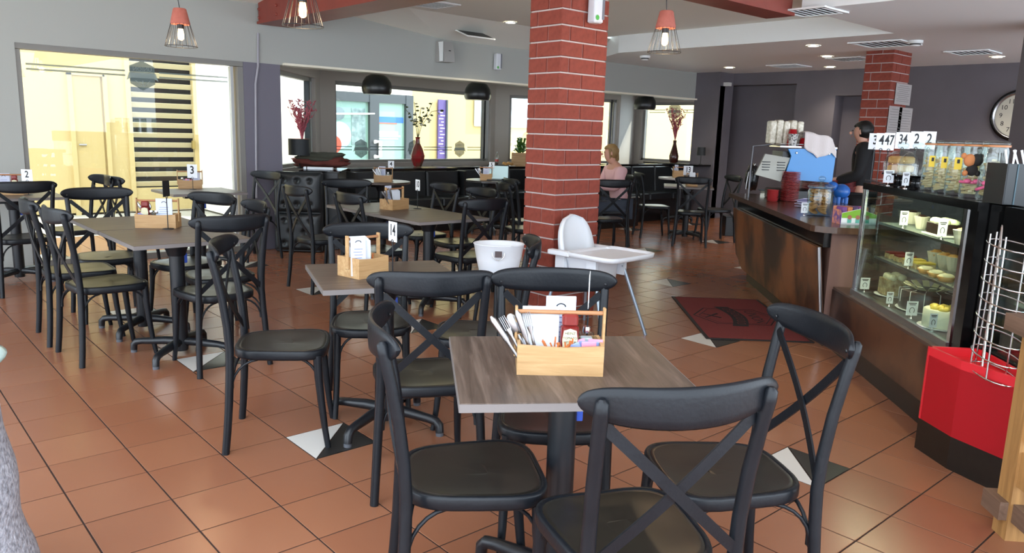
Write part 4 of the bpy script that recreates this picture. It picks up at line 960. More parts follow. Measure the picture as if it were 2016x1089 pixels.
# front table
c1, M1, a1 = caddy(tz(1017, 738), tz(1187, 742), TZ, 'pale bamboo caddy full of napkins and condiments on the front table', L=(tz(1187, 742)-tz(1017, 738)).length)
wt = 'the front table caddy'
napkins(M1, a1, (.068, .062, .009), wt, .104, .150, 7); menu(M1, a1, (.128, .112, .009), wt, .088, .195); ketchup(M1, a1, (.150, .058, .009), wt, True)
shaker(M1, a1, (.203, .088, .045), wt, 'salt'); cutlery(M1, a1, (.026, .026, .012), wt, 5); sachets(M1, a1, (.178, .030, .030), wt, 6); stirrers(M1, a1, (.095, .024, .012), wt, 16)
number_stand(M1 @ Vector((.212, .150, 0)), a1+1.42, '', 'table number stand seen edge on behind the front caddy', .165, .075, .10, cardm=CARD)
# table 14
c2, M2_, a2 = caddy(tz(707, 551), tz(767, 541), TZ, 'bamboo caddy on table 14 with a tall wad of napkins', L=.175, Wd=.15, H=.092, hh=.19)
wt = 'the caddy behind the front table'
napkins(M2_, a2-.35, (.062, .05, .009), wt, .085, .155, 7); menu(M2_, a2-.4, (.028, .035, .009), wt, .07, .18); cutlery(M2_, a2, (.115, .06, .012), wt, 4); stirrers(M2_, a2, (.10, .04, .012), wt, 6)
number_stand(tz(773, 540), CRA-.9, '14', 'number 14 table stand beside its caddy', .150, .075, .092)
# joined tables
c3_, M3, a3_ = caddy(tz(266, 449), tz(341, 450), TZ, 'bamboo caddy on the joined tables at the left'); wt = 'the joined tables caddy'
menu(M3, a3_, (.165, .045, .009), wt, .10, .175); ketchup(M3, a3_, (.05, .055, .009), wt); shaker(M3, a3_, (.085, .05, .03), wt, 'salt'); shaker(M3, a3_, (.118, .05, .03), wt, 'pepper'); cutlery(M3, a3_, (.085, .085, .012), wt, 3); sachets(M3, a3_, (.012, .04, .030), wt, 4)
number_stand(tz(331, 451), CRA+1.45, '', 'table number stand seen edge on at the joined tables', .20, .075, .10, cardm=BLKM)
# table 10
c4_, M4, a4_ = caddy(tz(773, 414.5), tz(815, 410), TZ, 'bamboo caddy on table 10 with folded napkins', L=.21, Wd=.14); wt = 'the caddy near the tufted booth'
napkins(M4, a4_, (.125, .06, .009), wt, .095, .14, 5); menu(M4, a4_, (.07, .10, .009), wt, .08, .185); cutlery(M4, a4_, (.03, .035, .012), wt, 5)
number_stand(tz(822, 411), CRA-.95, '10', 'number 10 table stand beside its caddy', .150, .075, .092)
# booth table 4
def on(t, u, v): p = at(u, v, z=TZ); return p
B4 = Vector((4.80, 5.16, TZ)); c5_, M5, a5_ = caddy(B4, B4+Vector((.76, -.64, 0)), TZ, 'bamboo caddy on the round booth table 4', L=.22); wt = 'the round booth table caddy'
napkins(M5, a5_, (.05, .05, .009), wt, .07, .15, 4); menu(M5, a5_, (.09, .10, .009), wt, .085, .18); cutlery(M5, a5_, (.08, .035, .012), wt, 4); shaker(M5, a5_, (.17, .06, .04), wt, 'salt')
number_stand(B4+Vector((.24, -.02, 0)), CRA, '4', 'number 4 stand on the round booth table', .165, .075, .09)
B5 = Vector((6.42, 5.06, TZ)); c6_, M6, a6_ = caddy(B5, B5+Vector((.76, -.64, 0)), TZ, 'bamboo caddy beside the laptop on table 5', L=.16); wt = 'the caddy beside the laptop'
menu(M6, a6_, (.08, .08, .009), wt, .085, .17); cutlery(M6, a6_, (.03, .04, .012), wt, 3)
number_stand(B5+Vector((.22, .02, 0)), CRA, '5', 'number 5 stand beside the laptop', .15, .075, .09)
# window tables
c7_, M7, a7_ = caddy(tz(351, 371.6), tz(398, 371.6), TZ, 'bamboo caddy on table 3 at the big left window', L=.225); wt = 'the big window caddy'
shaker(M7, a7_, (.04, .05, .03), wt, 'salt'); sachets(M7, a7_, (.07, .04, .03), wt, 5); menu(M7, a7_, (.17, .08, .009), wt, .08, .15); stirrers(M7, a7_, (.09, .05, .012), wt, 6)
number_stand(tz(380, 373), CRA, '3', 'number 3 stand by the big left window', .110, .10, .135)
c8_, M8, a8_ = caddy(Vector((at(-14, 300, Y=4.66).x, 4.66, TZ)), Vector((at(32, 300, Y=4.62).x, 4.62, TZ)), TZ, 'bamboo caddy cut by the left edge on table 2', L=.235); wt = 'the caddy at the left edge'
menu(M8, a8_, (.05, .09, .009), wt, .09, .17); ketchup(M8, a8_, (.13, .06, .009), wt); shaker(M8, a8_, (.18, .06, .03), wt, 'salt')
number_stand(Vector((at(49, 300, Y=4.60).x, 4.60, TZ)), CRA, '2', 'number 2 stand at the left edge', .115, .095, .10)
# table 13
p13 = Vector((8.62, 3.22, TZ)); c9_, M9, a9_ = caddy(p13, p13+Vector((.75, -.66, 0)), TZ, 'caddy on table 13 with napkins beside the number', L=.14, Wd=.12); napkins(M9, a9_, (.07, .04, .009), 'the caddy beyond the counter', .08, .17, 4)
number_stand(p13+Vector((.13, .10, 0)), CRA, '13', 'number 13 stand beyond the counter', .14, .13, .13)
pw = Vector((10.22, 4.66, TZ)); c10_, M10, a10_ = caddy(pw, pw+Vector((.75, -.66, 0)), TZ, 'caddy on the pale far right booth table', L=.17, Wd=.12, H=.12); menu(M10, a10_, (.05, .06, .009), 'the far right caddy', .06, .2); cutlery(M10, a10_, (.07, .05, .012), 'the far right caddy', 5)
# laptop
lp = thing('laptop', 'open laptop with a pale screen on the round booth table', 'laptop', (6.63, 4.93, TZ), CRA)
MB().rbox((0, 0, .008), (.30, .21, .014), .006).build('keyboard_base', BLK, lp)
s_ = MB().box((0, .135, .105), (.30, .008, .205), M=Matrix.Rotation(-.25, 3, 'X')).build('lid', BLK, lp); MB().box((0, .1295, .104), (.275, .002, .18), M=Matrix.Rotation(-.25, 3, 'X')).build('screen', mat('screen_pale', '#9fb8bd', .2, emit=.35), s_)
# ------------------------------------------------------------------ white tub on a stool, high chair, mat, stone
sx, sy = 3.185, .845
st = thing('stool', 'low black stool under the white tub beside the pillar', 'stool', (sx, sy, 0), 0)
MB().lathe([(.16, .40), (.17, .41), (.17, .432), (.16, .438)], n=28).build('seat', CHAIRB, st)
for k in range(4): a = PI/4+k*PI/2; MB().tube([(.12*math.cos(a), .12*math.sin(a), .405), (.17*math.cos(a), .17*math.sin(a), 0)], [.016, .012], 8).build('leg', CHAIRB, st)
tb = thing('white_tub', 'white oval metal party tub with a ring handle', 'tub', (sx, sy, .438), CRA); WT = mat('tub_white', '#e4e8ee', .35)
def oval(r0, r1, z, n=36): return [Vector((r0*math.cos(2*PI*k/n), r1*math.sin(2*PI*k/n), z)) for k in range(n)]
MB().rings([oval(.128, .10, 0), oval(.134, .105, .006), oval(.155, .125, .10), oval(.175, .14, .205), oval(.180, .145, .21), oval(.176, .141, .214), oval(.170, .135, .205), oval(.13, .10, .02)]).build('body', WT, tb)
MB().box((.0, -.142, .155), (.048, .006, .042), M=Matrix.Rotation(-.1, 3, 'X')).build('label_plate', mat('plate_brown', '#4a3a3c', .5), tb)
MB().tube([(.042*math.cos(a), -.143+.01*math.sin(a), .165+.05*math.sin(a)) for a in [PI+PI*k/12 for k in range(13)]], .003, 6).build('ring_handle', CHROME, tb)
hc = thing('high_chair', 'white plastic high chair with a tray and silver legs in front of the pillar', 'high chair', (3.775, .515, 0), math.radians(-86))
HW = mat('highchair_plastic', '#e2e6ec', .38)
for sx_, sy_ in ((1, 1), (1, -1), (-1, 1), (-1, -1)):
    MB().tube([(.335 if sx_ > 0 else -.235, sy_*.25, 0), (sx_*.165, sy_*.16, .50)], [.012, .0125], 10).build('leg', mat('leg_silver', '#9aa6b4', .3, .6), hc)
def sect(cx, hx, hy, z, n=28, e=.55):
    return [Vector((cx+hx*(abs(math.cos(w))**e)*(1 if math.cos(w) > 0 else -1), hy*(abs(math.sin(w))**e)*(1 if math.sin(w) > 0 else -1), z)) for w in [2*PI*k/n for k in range(n)]]
MB().rings([sect(0, .15, .14, .39), sect(0, .16, .15, .40), sect(0, .17, .16, .53), sect(0, .18, .172, .565), sect(0, .175, .165, .57), sect(0, .155, .145, .555), sect(0, .14, .13, .42)]).build('seat_shell', HW, hc)
m = MB(); rg = []
for i in range(15):
    a = i/14; z = .43+.41*a; hw = .165*max(.0, 1-max(0, (a-.42)/.58)**2.6)**.5+.003; x = -.125-.07*a; k = .045*(1-a)
    rg.append([Vector((x+dx, hw*yy, z)) for dx, yy in ((-.014, 1), (-.022, .5), (-.026, 0), (-.022, -.5), (-.014, -1), (.02+k, -1.0), (.006, -.86), (0, -.5), (-.004, 0), (0, .5), (.006, .86), (.02+k, 1.0))])
m.rings(rg); m.build('backrest', HW, hc)
for s in (-1, 1):
    for t_ in (-1, 1):
        MB().prism([(t_*.10, s*.150), (t_*.185, s*.150), (t_*.185, s*.178), (t_*.10, s*.178)], .43, .57).build('leg_socket', HW, hc)
trm = MB(); trm.rings([sect(.175, .20, .245, .572, e=.3), sect(.175, .215, .26, .578, e=.3), sect(.175, .22, .268, .608, e=.3), sect(.175, .208, .256, .610, e=.3), sect(.175, .195, .243, .592, e=.3)]); to_ = trm.build('tray', HW, hc)
for s in (-1, 1): MB().rbox((-.10, s*.225, .588), (.20, .06, .036), .012).build('tray_arm', HW, to_)
# door mat
A, B = Vector((5.297, .912, 0)), Vector((4.325, -.128, 0)); ex = (A-B); ln = ex.length; ex.normalize(); ey = Vector((ex.y, -ex.x, 0)); ma = math.atan2(ex.y, ex.x)
mt = thing('door_mat', 'dark red rubber edged mat with a black shield emblem in front of the counter', 'mat', B+ex*ln/2+ey*.385, ma)
MB().rbox((0, 0, .004), (ln, .77, .007), .02).build('border', mat('rubber_black', '#221c1c', .7), mt)
MB().rbox((0, 0, .006), (ln-.05, .72, .008), .015).build('carpet', mat('mat_red', '#6d2323', .95, col2='#7a2a28', scale=90, bump=.5, bscale=400), mt)
MI = mat('mat_black', '#1d1214', .95)
# emblem: its top points to the counter (-y here), text runs towards the viewer
def E(a, b): return (-a, -b)      # a along text (towards the viewer), b up (to the counter)
m = MB(); hx_ = [(0, .33), (.26, .21), (.26, -.20), (0, -.33), (-.26, -.20), (-.26, .21)]
for k_ in (1, .87):
    P_ = [E(a*k_, b*k_) for a, b in hx_]; m.tube([(x, y, .0105) for x, y in P_], .007 if k_ == 1 else .004, 4, closed=True, flat=(.15, 1), up=(0, 0, 1))
em = m.build('emblem', MI, mt)
m = MB(); n_ = 16
up_ = [E(.33*(-1+2*k/n_), .02+.06*math.cos(PI*(-1+2*k/n_)/2)) for k in range(n_+1)]; lo_ = [E(.33*(-1+2*k/n_), -.10+.06*math.cos(PI*(-1+2*k/n_)/2)) for k in range(n_+1)]
m.add([(x, y, .0112) for x, y in up_+lo_], [(k+1, k, n_+1+k, n_+2+k) for k in range(n_)]); m.build('banner', MI, em)
m = MB()
for k in range(7): x = -.24+.08*k; yy = -.035+.06*math.cos(PI*x/.66); q_ = [E(x-.022, yy-.028), E(x+.022, yy-.028), E(x+.022, yy+.028), E(x-.022, yy+.028)]; m.tube([(a, b, .0116) for a, b in q_], .004, 4, closed=True, flat=(.15, 1), up=(0, 0, 1))
m.build('banner_marks', MATS['mat_red'], em)
m = MB()
for s in (-1, 1): m.tube([(*E(-s*.07, -.25), .0112), (*E(s*.07, -.13), .0112)], [.006, .014], 5, flat=(.15, 1), up=(0, 0, 1))
m.build('crossed_pins', MI, em)
TM = Matrix(((-1, 0, 0, 0), (0, -1, 0, 0), (0, 0, 1, .0112), (0, 0, 0, 1))) @ Matrix.Translation((0, .155, 0))
text('UNION', .125, MI, em, TM, 'lettering', .0002)
# stone plinth with bowl at the left edge
sp = thing('stone_plinth', 'rough speckled grey stone pedestal at the lower left edge', 'pedestal', (-.180, -.697, 0))
GR = mat('speckled_granite', '#77787f', .85, col2='#b3b3bb', scale=75, detail=3, contrast=.45, bump=.7, bscale=70)
rg = []
for i in range(15):
    z = .70*i/14; r = .295-.085*(i/14)-.005*math.sin(i*1.3); rg.append([Vector((r*math.cos(w)*(1+.05*noise.noise((math.cos(w)*2, math.sin(w)*2, z*5))), r*math.sin(w)*(1+.05*noise.noise((math.cos(w)*2+5, math.sin(w)*2, z*5))), z)) for w in [2*PI*k/40 for k in range(40)]])
MB().rings(rg).build('stone', GR, sp)
bw = thing('glazed_bowl', 'brown bowl with a pale glazed rim on the stone pedestal', 'bowl', (-.180, -.697, .70))
MB().lathe([(.14, 0), (.17, .01), (.232, .06), (.245, .075)], n=40, cap=False).build('body', mat('bowl_brown', '#4b3a32', .4), bw)
MB().lathe([(.245, .072), (.248, .078), (.235, .080), (.20, .05), (.12, .02), (.001, .015)], n=40, cap=False).build('glaze', mat('bowl_glaze', '#8fa09a', .15), bw)
# ------------------------------------------------------------------ booths
DKP = mat('booth_black', '#111214', .3)
p = at(588, 497, z=0); be = thing('booth_end', 'buttoned black leather booth end beside the violet pier', 'booth', (p.x, p.y, 0), CRA)
def tuft(w, h, z0, parent, name='cushion'):
    m = MB(); nx, nz = 36, 26; idx = {}; btn = [(x, z) for r in range(3) for x in ([-.33, 0, .33] if r % 2 == 0 else [-.17, .17]) for z in [.2+.3*r]]
    for i in range(nx+1):
        for j in range(nz+1):
            a, b = -.5+i/nx, j/nz; e = (1-abs(2*a)**6)*(1-abs(2*b-1)**6); y = -.045*e**.5
            dmin = min(math.hypot((a-q[0]*.85)*w, (b-q[1])*h) for q in btn); y += .03*math.exp(-(dmin/.025)**2)
            idx[i, j] = len(m.v); m.v.append((a*w, y, z0+b*h))
    for i in range(nx):
        for j in range(nz): m.f.append((idx[i, j], idx[i+1, j], idx[i+1, j+1], idx[i, j+1])); m.sm.append(True)
    o = m.build(name, LEATH, parent)
    for q in btn: MB().blob((q[0]*.85*w, -.018, z0+q[1]*h), (.010, .008, .010), 8, 6).build('button', LEATH, o)
MB().rbox((0, .07, .45), (.53, .13, .90), .03).build('frame', LEATH, be); tuft(.52, .44, .455, be); tuft(.52, .42, .025, be)
bb = thing('booth_partition', 'black booth partition with coats lying on it', 'partition', (3.90, 5.02, 0), CRA+.08)
MB().rbox((.1, .25, .445), (.42, .70, .89), .01).build('body', DKP, bb); MB().rbox((.1, .25, .897), (.46, .74, .02), .006).build('ledge', BLKG, bb)
def bench(name, lab, x0, x1, y, z, yl, ang=0, seat=True):
    t = thing(name, lab, 'bench', ((x0+x1)/2, y, 0), ang, 'booth benches'); L = x1-x0
    MB().box((0, .05, (z-.05)/2), (L, .10, z-.05)).build('frame', DKP, t)
    MB().rbox((0, (yl-y)/2+.02, z-.02), (L+.04, yl-y+.08, .035), .01).build('ledge', BLKG, t)
    n = max(2, round(L/.62))
    for k in range(n):
        x = -L/2+(k+.5)*L/n; MB().rbox((x, -.045, (z+.42)/2-.02), (L/n-.006, .09, z-.46), .03, M=Matrix.Rotation(-.08, 3, 'X')).build('back_cushion', LEATH, t)
        if seat: MB().rbox((x, -.29, .41), (L/n-.006, .42, .12), .03).build('seat_cushion', LEATH, t)
    if seat: MB().box((0, -.25, .175), (L, .40, .35)).build('plinth', DKP, t)
    for s in (-1, 1): MB().box((s*(L/2+.02), -.06, (z-.04)/2), (.04, .28, z-.04)).build('end_panel', DKP, t)
    return t
bench('booth_bench', 'leather booth bench behind round table 4 lit blue by the window', 4.95, 6.72, 6.0, .86, 6.5)
bench('booth_bench', 'dark booth bench behind the laptop table below the window', 6.95, 8.6, 6.42, .845, 6.95)
bench('booth_bench', 'far right black booth bench under the bottle vase window', 9.35, 11.2, 5.42, .93, 5.6)
t = bench('booth_bench', 'black booth bench right of the woman in pink', 8.3, 9.3, 5.05, .93, 5.15, 0.0)
t = thing('low_cabinet', 'low black cabinet at the foot of the grey wall beside the counter', 'cabinet', (9.75, 3.15, 0), CRA); MB().rbox((0, 0, .14), (.34, .3, .28), .01).build('body', DKP, t); MB().rbox((0, 0, .287), (.36, .32, .014), .004).build('top', mat('cab_top', '#2b2a2e', .3), t)
# things on the ledges
LZ = .90
p = Vector((4.00, 5.60, .91)); 
lm = thing('drum_lamp', 'black drum lamp with a copper lining on the booth ledge', 'lamp', at(590, 331, D=9.15), 0); lz = lm.location.z
lm.location.z = .907
MB().lathe([(.05, 0), (.05, .012), (.008, .018), (.008, .16)], n=16).build('base', BLKM, lm)
sh = MB().lathe([(.125, .155), (.125, .345)], n=32, cap=False).build('lamp_shade', mat('shade_black', '#1c2125', .6), lm); MB().lathe([(.122, .157), (.122, .344)], n=32, cap=False).build('lining', mat('copper_lining', '#b5623a', .35, .6), sh)
def twigs(p, h, spread, n, m, lab, name, grp=None, seed=1, lean=0):
    t = thing(name, lab, 'dried stems', p, 0, grp); R_ = random.Random(seed)
    for k in range(n):
        a = R_.random()*2*PI; s = spread*(.3+.7*R_.random()); pts = [Vector((0, 0, 0))]
        for i in range(1, 6): q = i/5; pts.append(Vector((s*q**1.6*math.cos(a)+R_.uniform(-.012, .012), s*q**1.6*math.sin(a)+R_.uniform(-.012, .012), h*q*(.75+.25*R_.random()))))
        mb = MB().tube(pts, [.0045, .0045, .004, .0036, .003, .0015], 5)
        for i in range(2, 6):
            for r in range(2):
                d = Vector((R_.uniform(-1, 1), R_.uniform(-1, 1), R_.uniform(.3, 1.2))).normalized()*R_.uniform(.02, .05); mb.tube([pts[i], pts[i]+d*.6, pts[i]+d], [.005, .006, .002], 4)
        mb.build('stem', m, t)
    return t
TWR = mat('dried_red', '#9a3a48', .8, col2='#c06a76', scale=30)
pz = at(595, 272, D=9.6); vz = thing('slim_vase', 'slim dark vase behind the drum lamp', 'vase', (pz.x, pz.y, .907)); MB().lathe([(.03, 0), (.045, .05), (.03, .18), (.022, .30), (.026, .33), (.02, .33)], n=16).build('body', mat('vase_dark', '#2b2220', .3), vz)
twigs((pz.x, pz.y, 1.20), .50, .17, 46, TWR, 'bundle of dried red twigs behind the drum lamp', 'twig_bundle', seed=3)
ct = thing('coat_pile', 'olive and rust coloured coats folded on the booth partition', 'coats', at(632, 334, D=9.25)); ct.location.z = .935
MB().blob((0, 0, .055), (.33, .14, .075), 24, 12, .55, 2, Matrix.Rotation(CRA, 3, 'Z')).build('rust_coat', mat('coat_rust', '#5e2a22', .9, bump=.6, bscale=30), ct); MB().blob((-.03, 0, .105), (.27, .13, .06), 24, 12, .6, 5, Matrix.Rotation(CRA, 3, 'Z')).build('olive_coat', mat('coat_olive', '#3a3b30', .9, bump=.6, bscale=30), ct)
np_ = thing('newspaper', 'rolled white papers in front of the folded coats', 'papers', at(628, 338, D=8.95), CRA); np_.location.z = .907; MB().rbox((0, -.02, .018), (.34, .05, .032), .008).build('sheet', PAPER, np_); MB().rbox((-.13, -.02, .018), (.012, .054, .036), .004).build('band', INK, np_)
pv = at(822, 318, Y=6.28); rv = thing('red_vase', 'red and bronze ribbed vase on the booth ledge', 'vase', (pv.x, 6.28, .862))
MB().lathe([(.055, 0), (.062, .01), (.10, .12), (.105, .16), (.075, .26), (.035, .34), (.03, .40), (.038, .43), (.03, .43)], n=8, smooth=False).build('body', mat('vase_red', '#8d1f24', .2, col2='#5d4034', scale=7, contrast=.3), rv)
fw = thing('flower_spray', 'leafy green and white flower spray in the red vase', 'flowers', (pv.x, 6.28, 1.25)); R_ = random.Random(5); LF = mat('leaf_olive', '#4b5434', .6); BLM = mat('blossom', '#c9c6b0', .6)
for k in range(5):
    a = CRA+(-.5+.35*k)*.0; sx_ = -.10+.07*k; pts = [Vector((0, 0, 0)), Vector((sx_*.3, 0, .2)), Vector((sx_*1.1, .0, .36+.05*(k % 3))), Vector((sx_*1.9, 0, .44+.1*(k % 2)))]
    pts = [Matrix.Rotation(CRA, 3, 'Z') @ q_ for q_ in pts]; MB().tube(pts, .004, 5).build('stem', LF, fw)
    for j in range(9):
        q_ = pts[1].lerp(pts[3], R_.random()); d = Vector((R_.uniform(-1, 1), R_.uniform(-1, 1), R_.uniform(-.6, 1))); MB().blob(q_+d*.03, (.028, .012, .018), 7, 5, 0, 0, Matrix.Rotation(R_.random()*6, 3, 'Z') @ Matrix.Rotation(R_.random()*2, 3, 'X')).build('leaf' if j % 3 else 'blossom', LF if j % 3 else BLM, fw)
pc = at(978, 321, Y=6.55); cb = thing('soda_bottle', 'small glass cola bottle on the ledge near the plant', 'bottle', (pc.x, 6.55, .845)); MB().lathe([(.026, 0), (.030, .01), (.027, .07), (.031, .13), (.014, .20), (.013, .235)], n=16).build('glass', GLASSJ, cb); MB().lathe([(.022, .004), (.025, .06)], n=14).build('cola', mat('cola', '#2a0f0a', .2), cb); MB().lathe([(.029, .075), (.030, .11)], n=16, cap=False).build('label', mat('label_red', '#b8433c', .5), cb)
pc = at(1000, 322, Y=6.5); pp_ = thing('pastry_plate', 'plate of pastries on the ledge between bottle and plant', 'plate', (pc.x, 6.5, .845)); plate(pp_, .13); m = MB()
for k in range(7): m.blob((.07*math.cos(k*.9), .05*math.sin(k*.9), .035+.012*(k % 2)), (.035, .03, .025), 9, 6, .3, k)
m.build('pastry', PASTRY, pp_)
pc = at(1024, 322, Y=6.6); pl = thing('potted_plant', 'bushy green plant in a pale wooden box beside the pillar', 'potted plant', (pc.x, 6.6, .845), CRA)
for k in range(5): MB().box((-.12+.06*k, -.10, .11), (.057, .012, .22)).build('slat', BAMBOO, pl)
MB().box((0, .0, .105), (.29, .18, .21)).build('pot', BAMBOO, pl); LG = mat('leaf_green', '#3e6a2a', .45, col2='#5c8a3c', scale=8); R_ = random.Random(9)
for k in range(46):
    a = R_.random()*2*PI; h = .25+R_.random()*.22; s = R_.uniform(.02, .15); top = Vector((s*math.cos(a), s*math.sin(a)*.7, h)); b0 = Vector((s*.3*math.cos(a), s*.3*math.sin(a), .2)); w_ = R_.uniform(.018, .03)
    d = Vector((math.cos(a), math.sin(a), 0)); pr_ = Vector((-d.y, d.x, 0)); tip = top+d*.05+Vector((0, 0, -.02))
    m = MB(); m.add([b0, top-pr_*w_, top+Vector((0, 0, .01)), top+pr_*w_, tip], [(0, 1, 2), (0, 2, 3), (1, 4, 2), (2, 4, 3)], True); m.build('leaf', LG, pl)
pd = at(1326, 318, X=11.18); dv = thing('bottle_vase', 'tall dark bottle vase on the far right sill', 'vase', (11.08, pd.y, .955)); dv.location = (11.12, 5.30, .955)
q_ = at(1326, 318, X=11.12); dv.location = (11.12, q_.y, .948)
MB().lathe([(.06, 0), (.075, .02), (.085, .12), (.05, .25), (.028, .34), (.032, .40), (.025, .40)], n=24).build('body', mat('vase_amber', '#3a1a14', .15), dv)
twigs((11.12, q_.y, 1.34), .55, .20, 40, TWR, 'dried red grasses in the tall dark bottle vase', 'dried_grasses', seed=8)
struct(MB().box((11.2, 5.35, .93), (.4, 1.2, .03)).build('trim_5', BLKG), 'black sill under the far right window', 'trim')
q_ = at(1379, 320, X=11.15); l2 = thing('small_drum_lamp', 'small dark drum lamp at the right end of the far sill', 'lamp', (11.15, q_.y, .946)); MB().lathe([(.04, 0), (.04, .01), (.007, .015), (.007, .17)], n=12).build('base', BLKM, l2); MB().lathe([(.075, .16), (.07, .30)], n=24).build('lamp_shade', MATS['shade_black'], l2)
# ------------------------------------------------------------------ lamps and ceiling fittings
TERRA = mat('terracotta_cap', '#a4584a', .8, col2='#b5685a', scale=20); FIL = mat('filament_bulb', '#ffc477', .3, emit=9); BULB = glass('bulb_glass', '#fff3dc', .1)
for k, (x, y, z, zt, lab) in enumerate(((1.769, 2.835, 1.952, 2.76, 'terracotta capped wire pendant in front of the big left window'), (1.80, .955, 1.955, 2.76, 'terracotta capped wire pendant under the red beam'), (4.05, .20, 1.972, 2.76, 'terracotta capped wire pendant right of the brick pillar'))):
    t = thing('wire_pendant', lab, 'pendant lamp', (x, y, z), 0, 'wire pendant lamps')
    MB().lathe([(.066, .155), (.068, .165), (.046, .262), (.040, .268)], n=28).build('cap', TERRA, t)
    cg = MB().tube([(.112*math.cos(a), .112*math.sin(a), 0) for a in [2*PI*i/32 for i in range(32)]], .0025, 5, closed=True).build('ring', BLKM, t)
    for i in range(16): a = 2*PI*i/16; MB().tube([(.112*math.cos(a), .112*math.sin(a), 0), (.066*math.cos(a), .066*math.sin(a), .16)], .0017, 4).build('wire', BLKM, t)
    MB().lathe([(.022, .125), (.024, .16)], n=14).build('socket', BLK, t)
    MB().lathe([(.008, .045), (.020, .055), (.022, .085), (.016, .125)], n=14).build('bulb', FIL, t)
    MB().tube([(0, 0, .266), (-.01, .0, .34), (0, 0, .45), (0, 0, zt-z)], .003, 6).build('cord', BLK, t)
    pl_ = bpy.data.lights.new('pendant_glow', 'POINT'); pl_.energy = 3; pl_.color = (1, .72, .42); pl_.shadow_soft_size = .03; po = bpy.data.objects.new('pendant_glow', pl_); COL.objects.link(po); po.location = (x, y, z+.02)
DOME = mat('dome_black', '#1b1d1d', .32); DIN = mat('dome_copper', '#c2492c', .3, .3)
for u, v, lab in ((742, 186, 'glossy black dome pendant over booth table 4'), (940, 197, 'glossy black dome pendant over the laptop table'), (1269, 216, 'glossy black dome pendant right of the pillar')):
    p = at(u, v, Y=5.62 if u < 1200 else 5.45); D_ = depth(p); r = 29*D_/FPX if u < 800 else (26*D_/FPX if u < 1000 else 21.5*D_/FPX); h = r*1.36
    t = thing('dome_pendant', lab, 'pendant lamp', p, 0, 'dome pendant lamps')
    pr_ = [(r*.88, 0), (r*.97, h*.12), (r, h*.32), (r*.93, h*.58), (r*.72, h*.82), (r*.4, h*.96), (r*.06, h)]
    o = MB().lathe(pr_, n=36).build('dome', DOME, t); o.data.polygons  # outer shell
    MB().lathe([(a*.95, z*.95+.002) for a, z in pr_[:-1]], n=36, cap=False).build('lining', DIN, o); MB().blob((0, 0, r*.35), (r*.25, r*.25, r*.3), 12, 8).build('bulb', mat('warm_bulb', '#ff8a5a', .4, emit=5), t)
    MB().tube([(0, 0, h), (0, 0, 2.3-p.z)], .004, 6).build('cord', BLK, t)
# downlights
DLM = mat('downlight_glow', '#fff1d6', .4, emit=14)
for u, v, z, lab in ((1005, 44, 2.757, 'downlight in the main ceiling left of the pillar'), (1601, 90, 2.527, 'downlight above the counter, nearest of the group of three'), (1628, 111, 2.527, 'middle downlight left of the rear pillar'), (1634, 132, 2.527, 'furthest downlight left of the rear pillar'), (1436, 133, 2.527, 'downlight near the end of the white bulkhead'), (1963, 112, 2.527, 'downlight above the wall clock')):
    p = at(u, v, z=z); t = thing('downlight', lab, 'downlight', p, 0, 'recessed downlights')
    MB().lathe([(.085, 0), (.085, -.006), (.062, -.008), (.06, -.001)], n=24, cap=False).build('trim_ring', WHITE, t); MB().lathe([(.060, -.003), (.001, -.002)], n=24).build('lens', DLM, t)
    sp_ = bpy.data.lights.new('downlight_beam', 'SPOT'); sp_.energy = 32; sp_.spot_size = 2.0; sp_.spot_blend = .8; sp_.color = (1, .88, .7); sp_.shadow_soft_size = .05; s2 = bpy.data.objects.new('downlight_beam', sp_); COL.objects.link(s2); s2.location = p-Vector((0, 0, .02))
VB = mat('vent_dark', '#3a3a3a', .6)
for u, v, z, sz, lab in ((850, 7, 2.757, .42, 'square air vent in the main ceiling left of the pillar'), (955, 85, 2.60, .42, 'flat air vent near the speaker'), (1553, 129, 2.527, .45, 'flat air vent above the counter wall'), (1675, 115, 2.527, .45, 'flat air vent left of the rear pillar'), (1742, 85, 2.527, .55, 'large air vent in front of the rear pillar'), (1915, 102, 2.527, .45, 'air vent above the clock'), (1600, 21, 2.52, .40, 'slatted air vent beside the red beam')):
    p = at(u, v, z=z); t = thing('air_vent', lab, 'vent', p, 0, 'ceiling air vents')
    if u == 955: t.rotation_euler = (.33, 0, 0); t.location = (6.05, 4.85, 2.655-.012)
    MB().box((0, 0, -.004), (sz, sz, .006)).build('backing', VB, t)
    for cx, cy, sx_, sy_ in ((0, sz/2, sz+.04, .03), (0, -sz/2, sz+.04, .03), (sz/2, 0, .03, sz+.04), (-sz/2, 0, .03, sz+.04)): MB().box((cx, cy, -.009), (sx_, sy_, .014)).build('frame', WHITE, t)
    for k in range(7): MB().box((0, -sz*.42+sz*.84*k/6, -.010), (sz-.02, .022, .004), M=Matrix.Rotation(.6, 3, 'X')).build('slat', WHITE, t)
for u, v, lab in ((1803, 80, 'smoke detector in front of the rear brick pillar'), (1270, 110, 'smoke detector beside the white soffit edge')):
    p = at(u, v, z=2.527); t = thing('smoke_detector', lab, 'smoke detector', p, 0, 'smoke detectors'); MB().lathe([(.075, 0), (.075, -.025), (.055, -.03), (.05, -.055), (.03, -.062)], n=24).build('body', WHITE, t); MB().lathe([(.056, -.032), (.053, -.048)], n=24, cap=False).build('slots', VB, t)
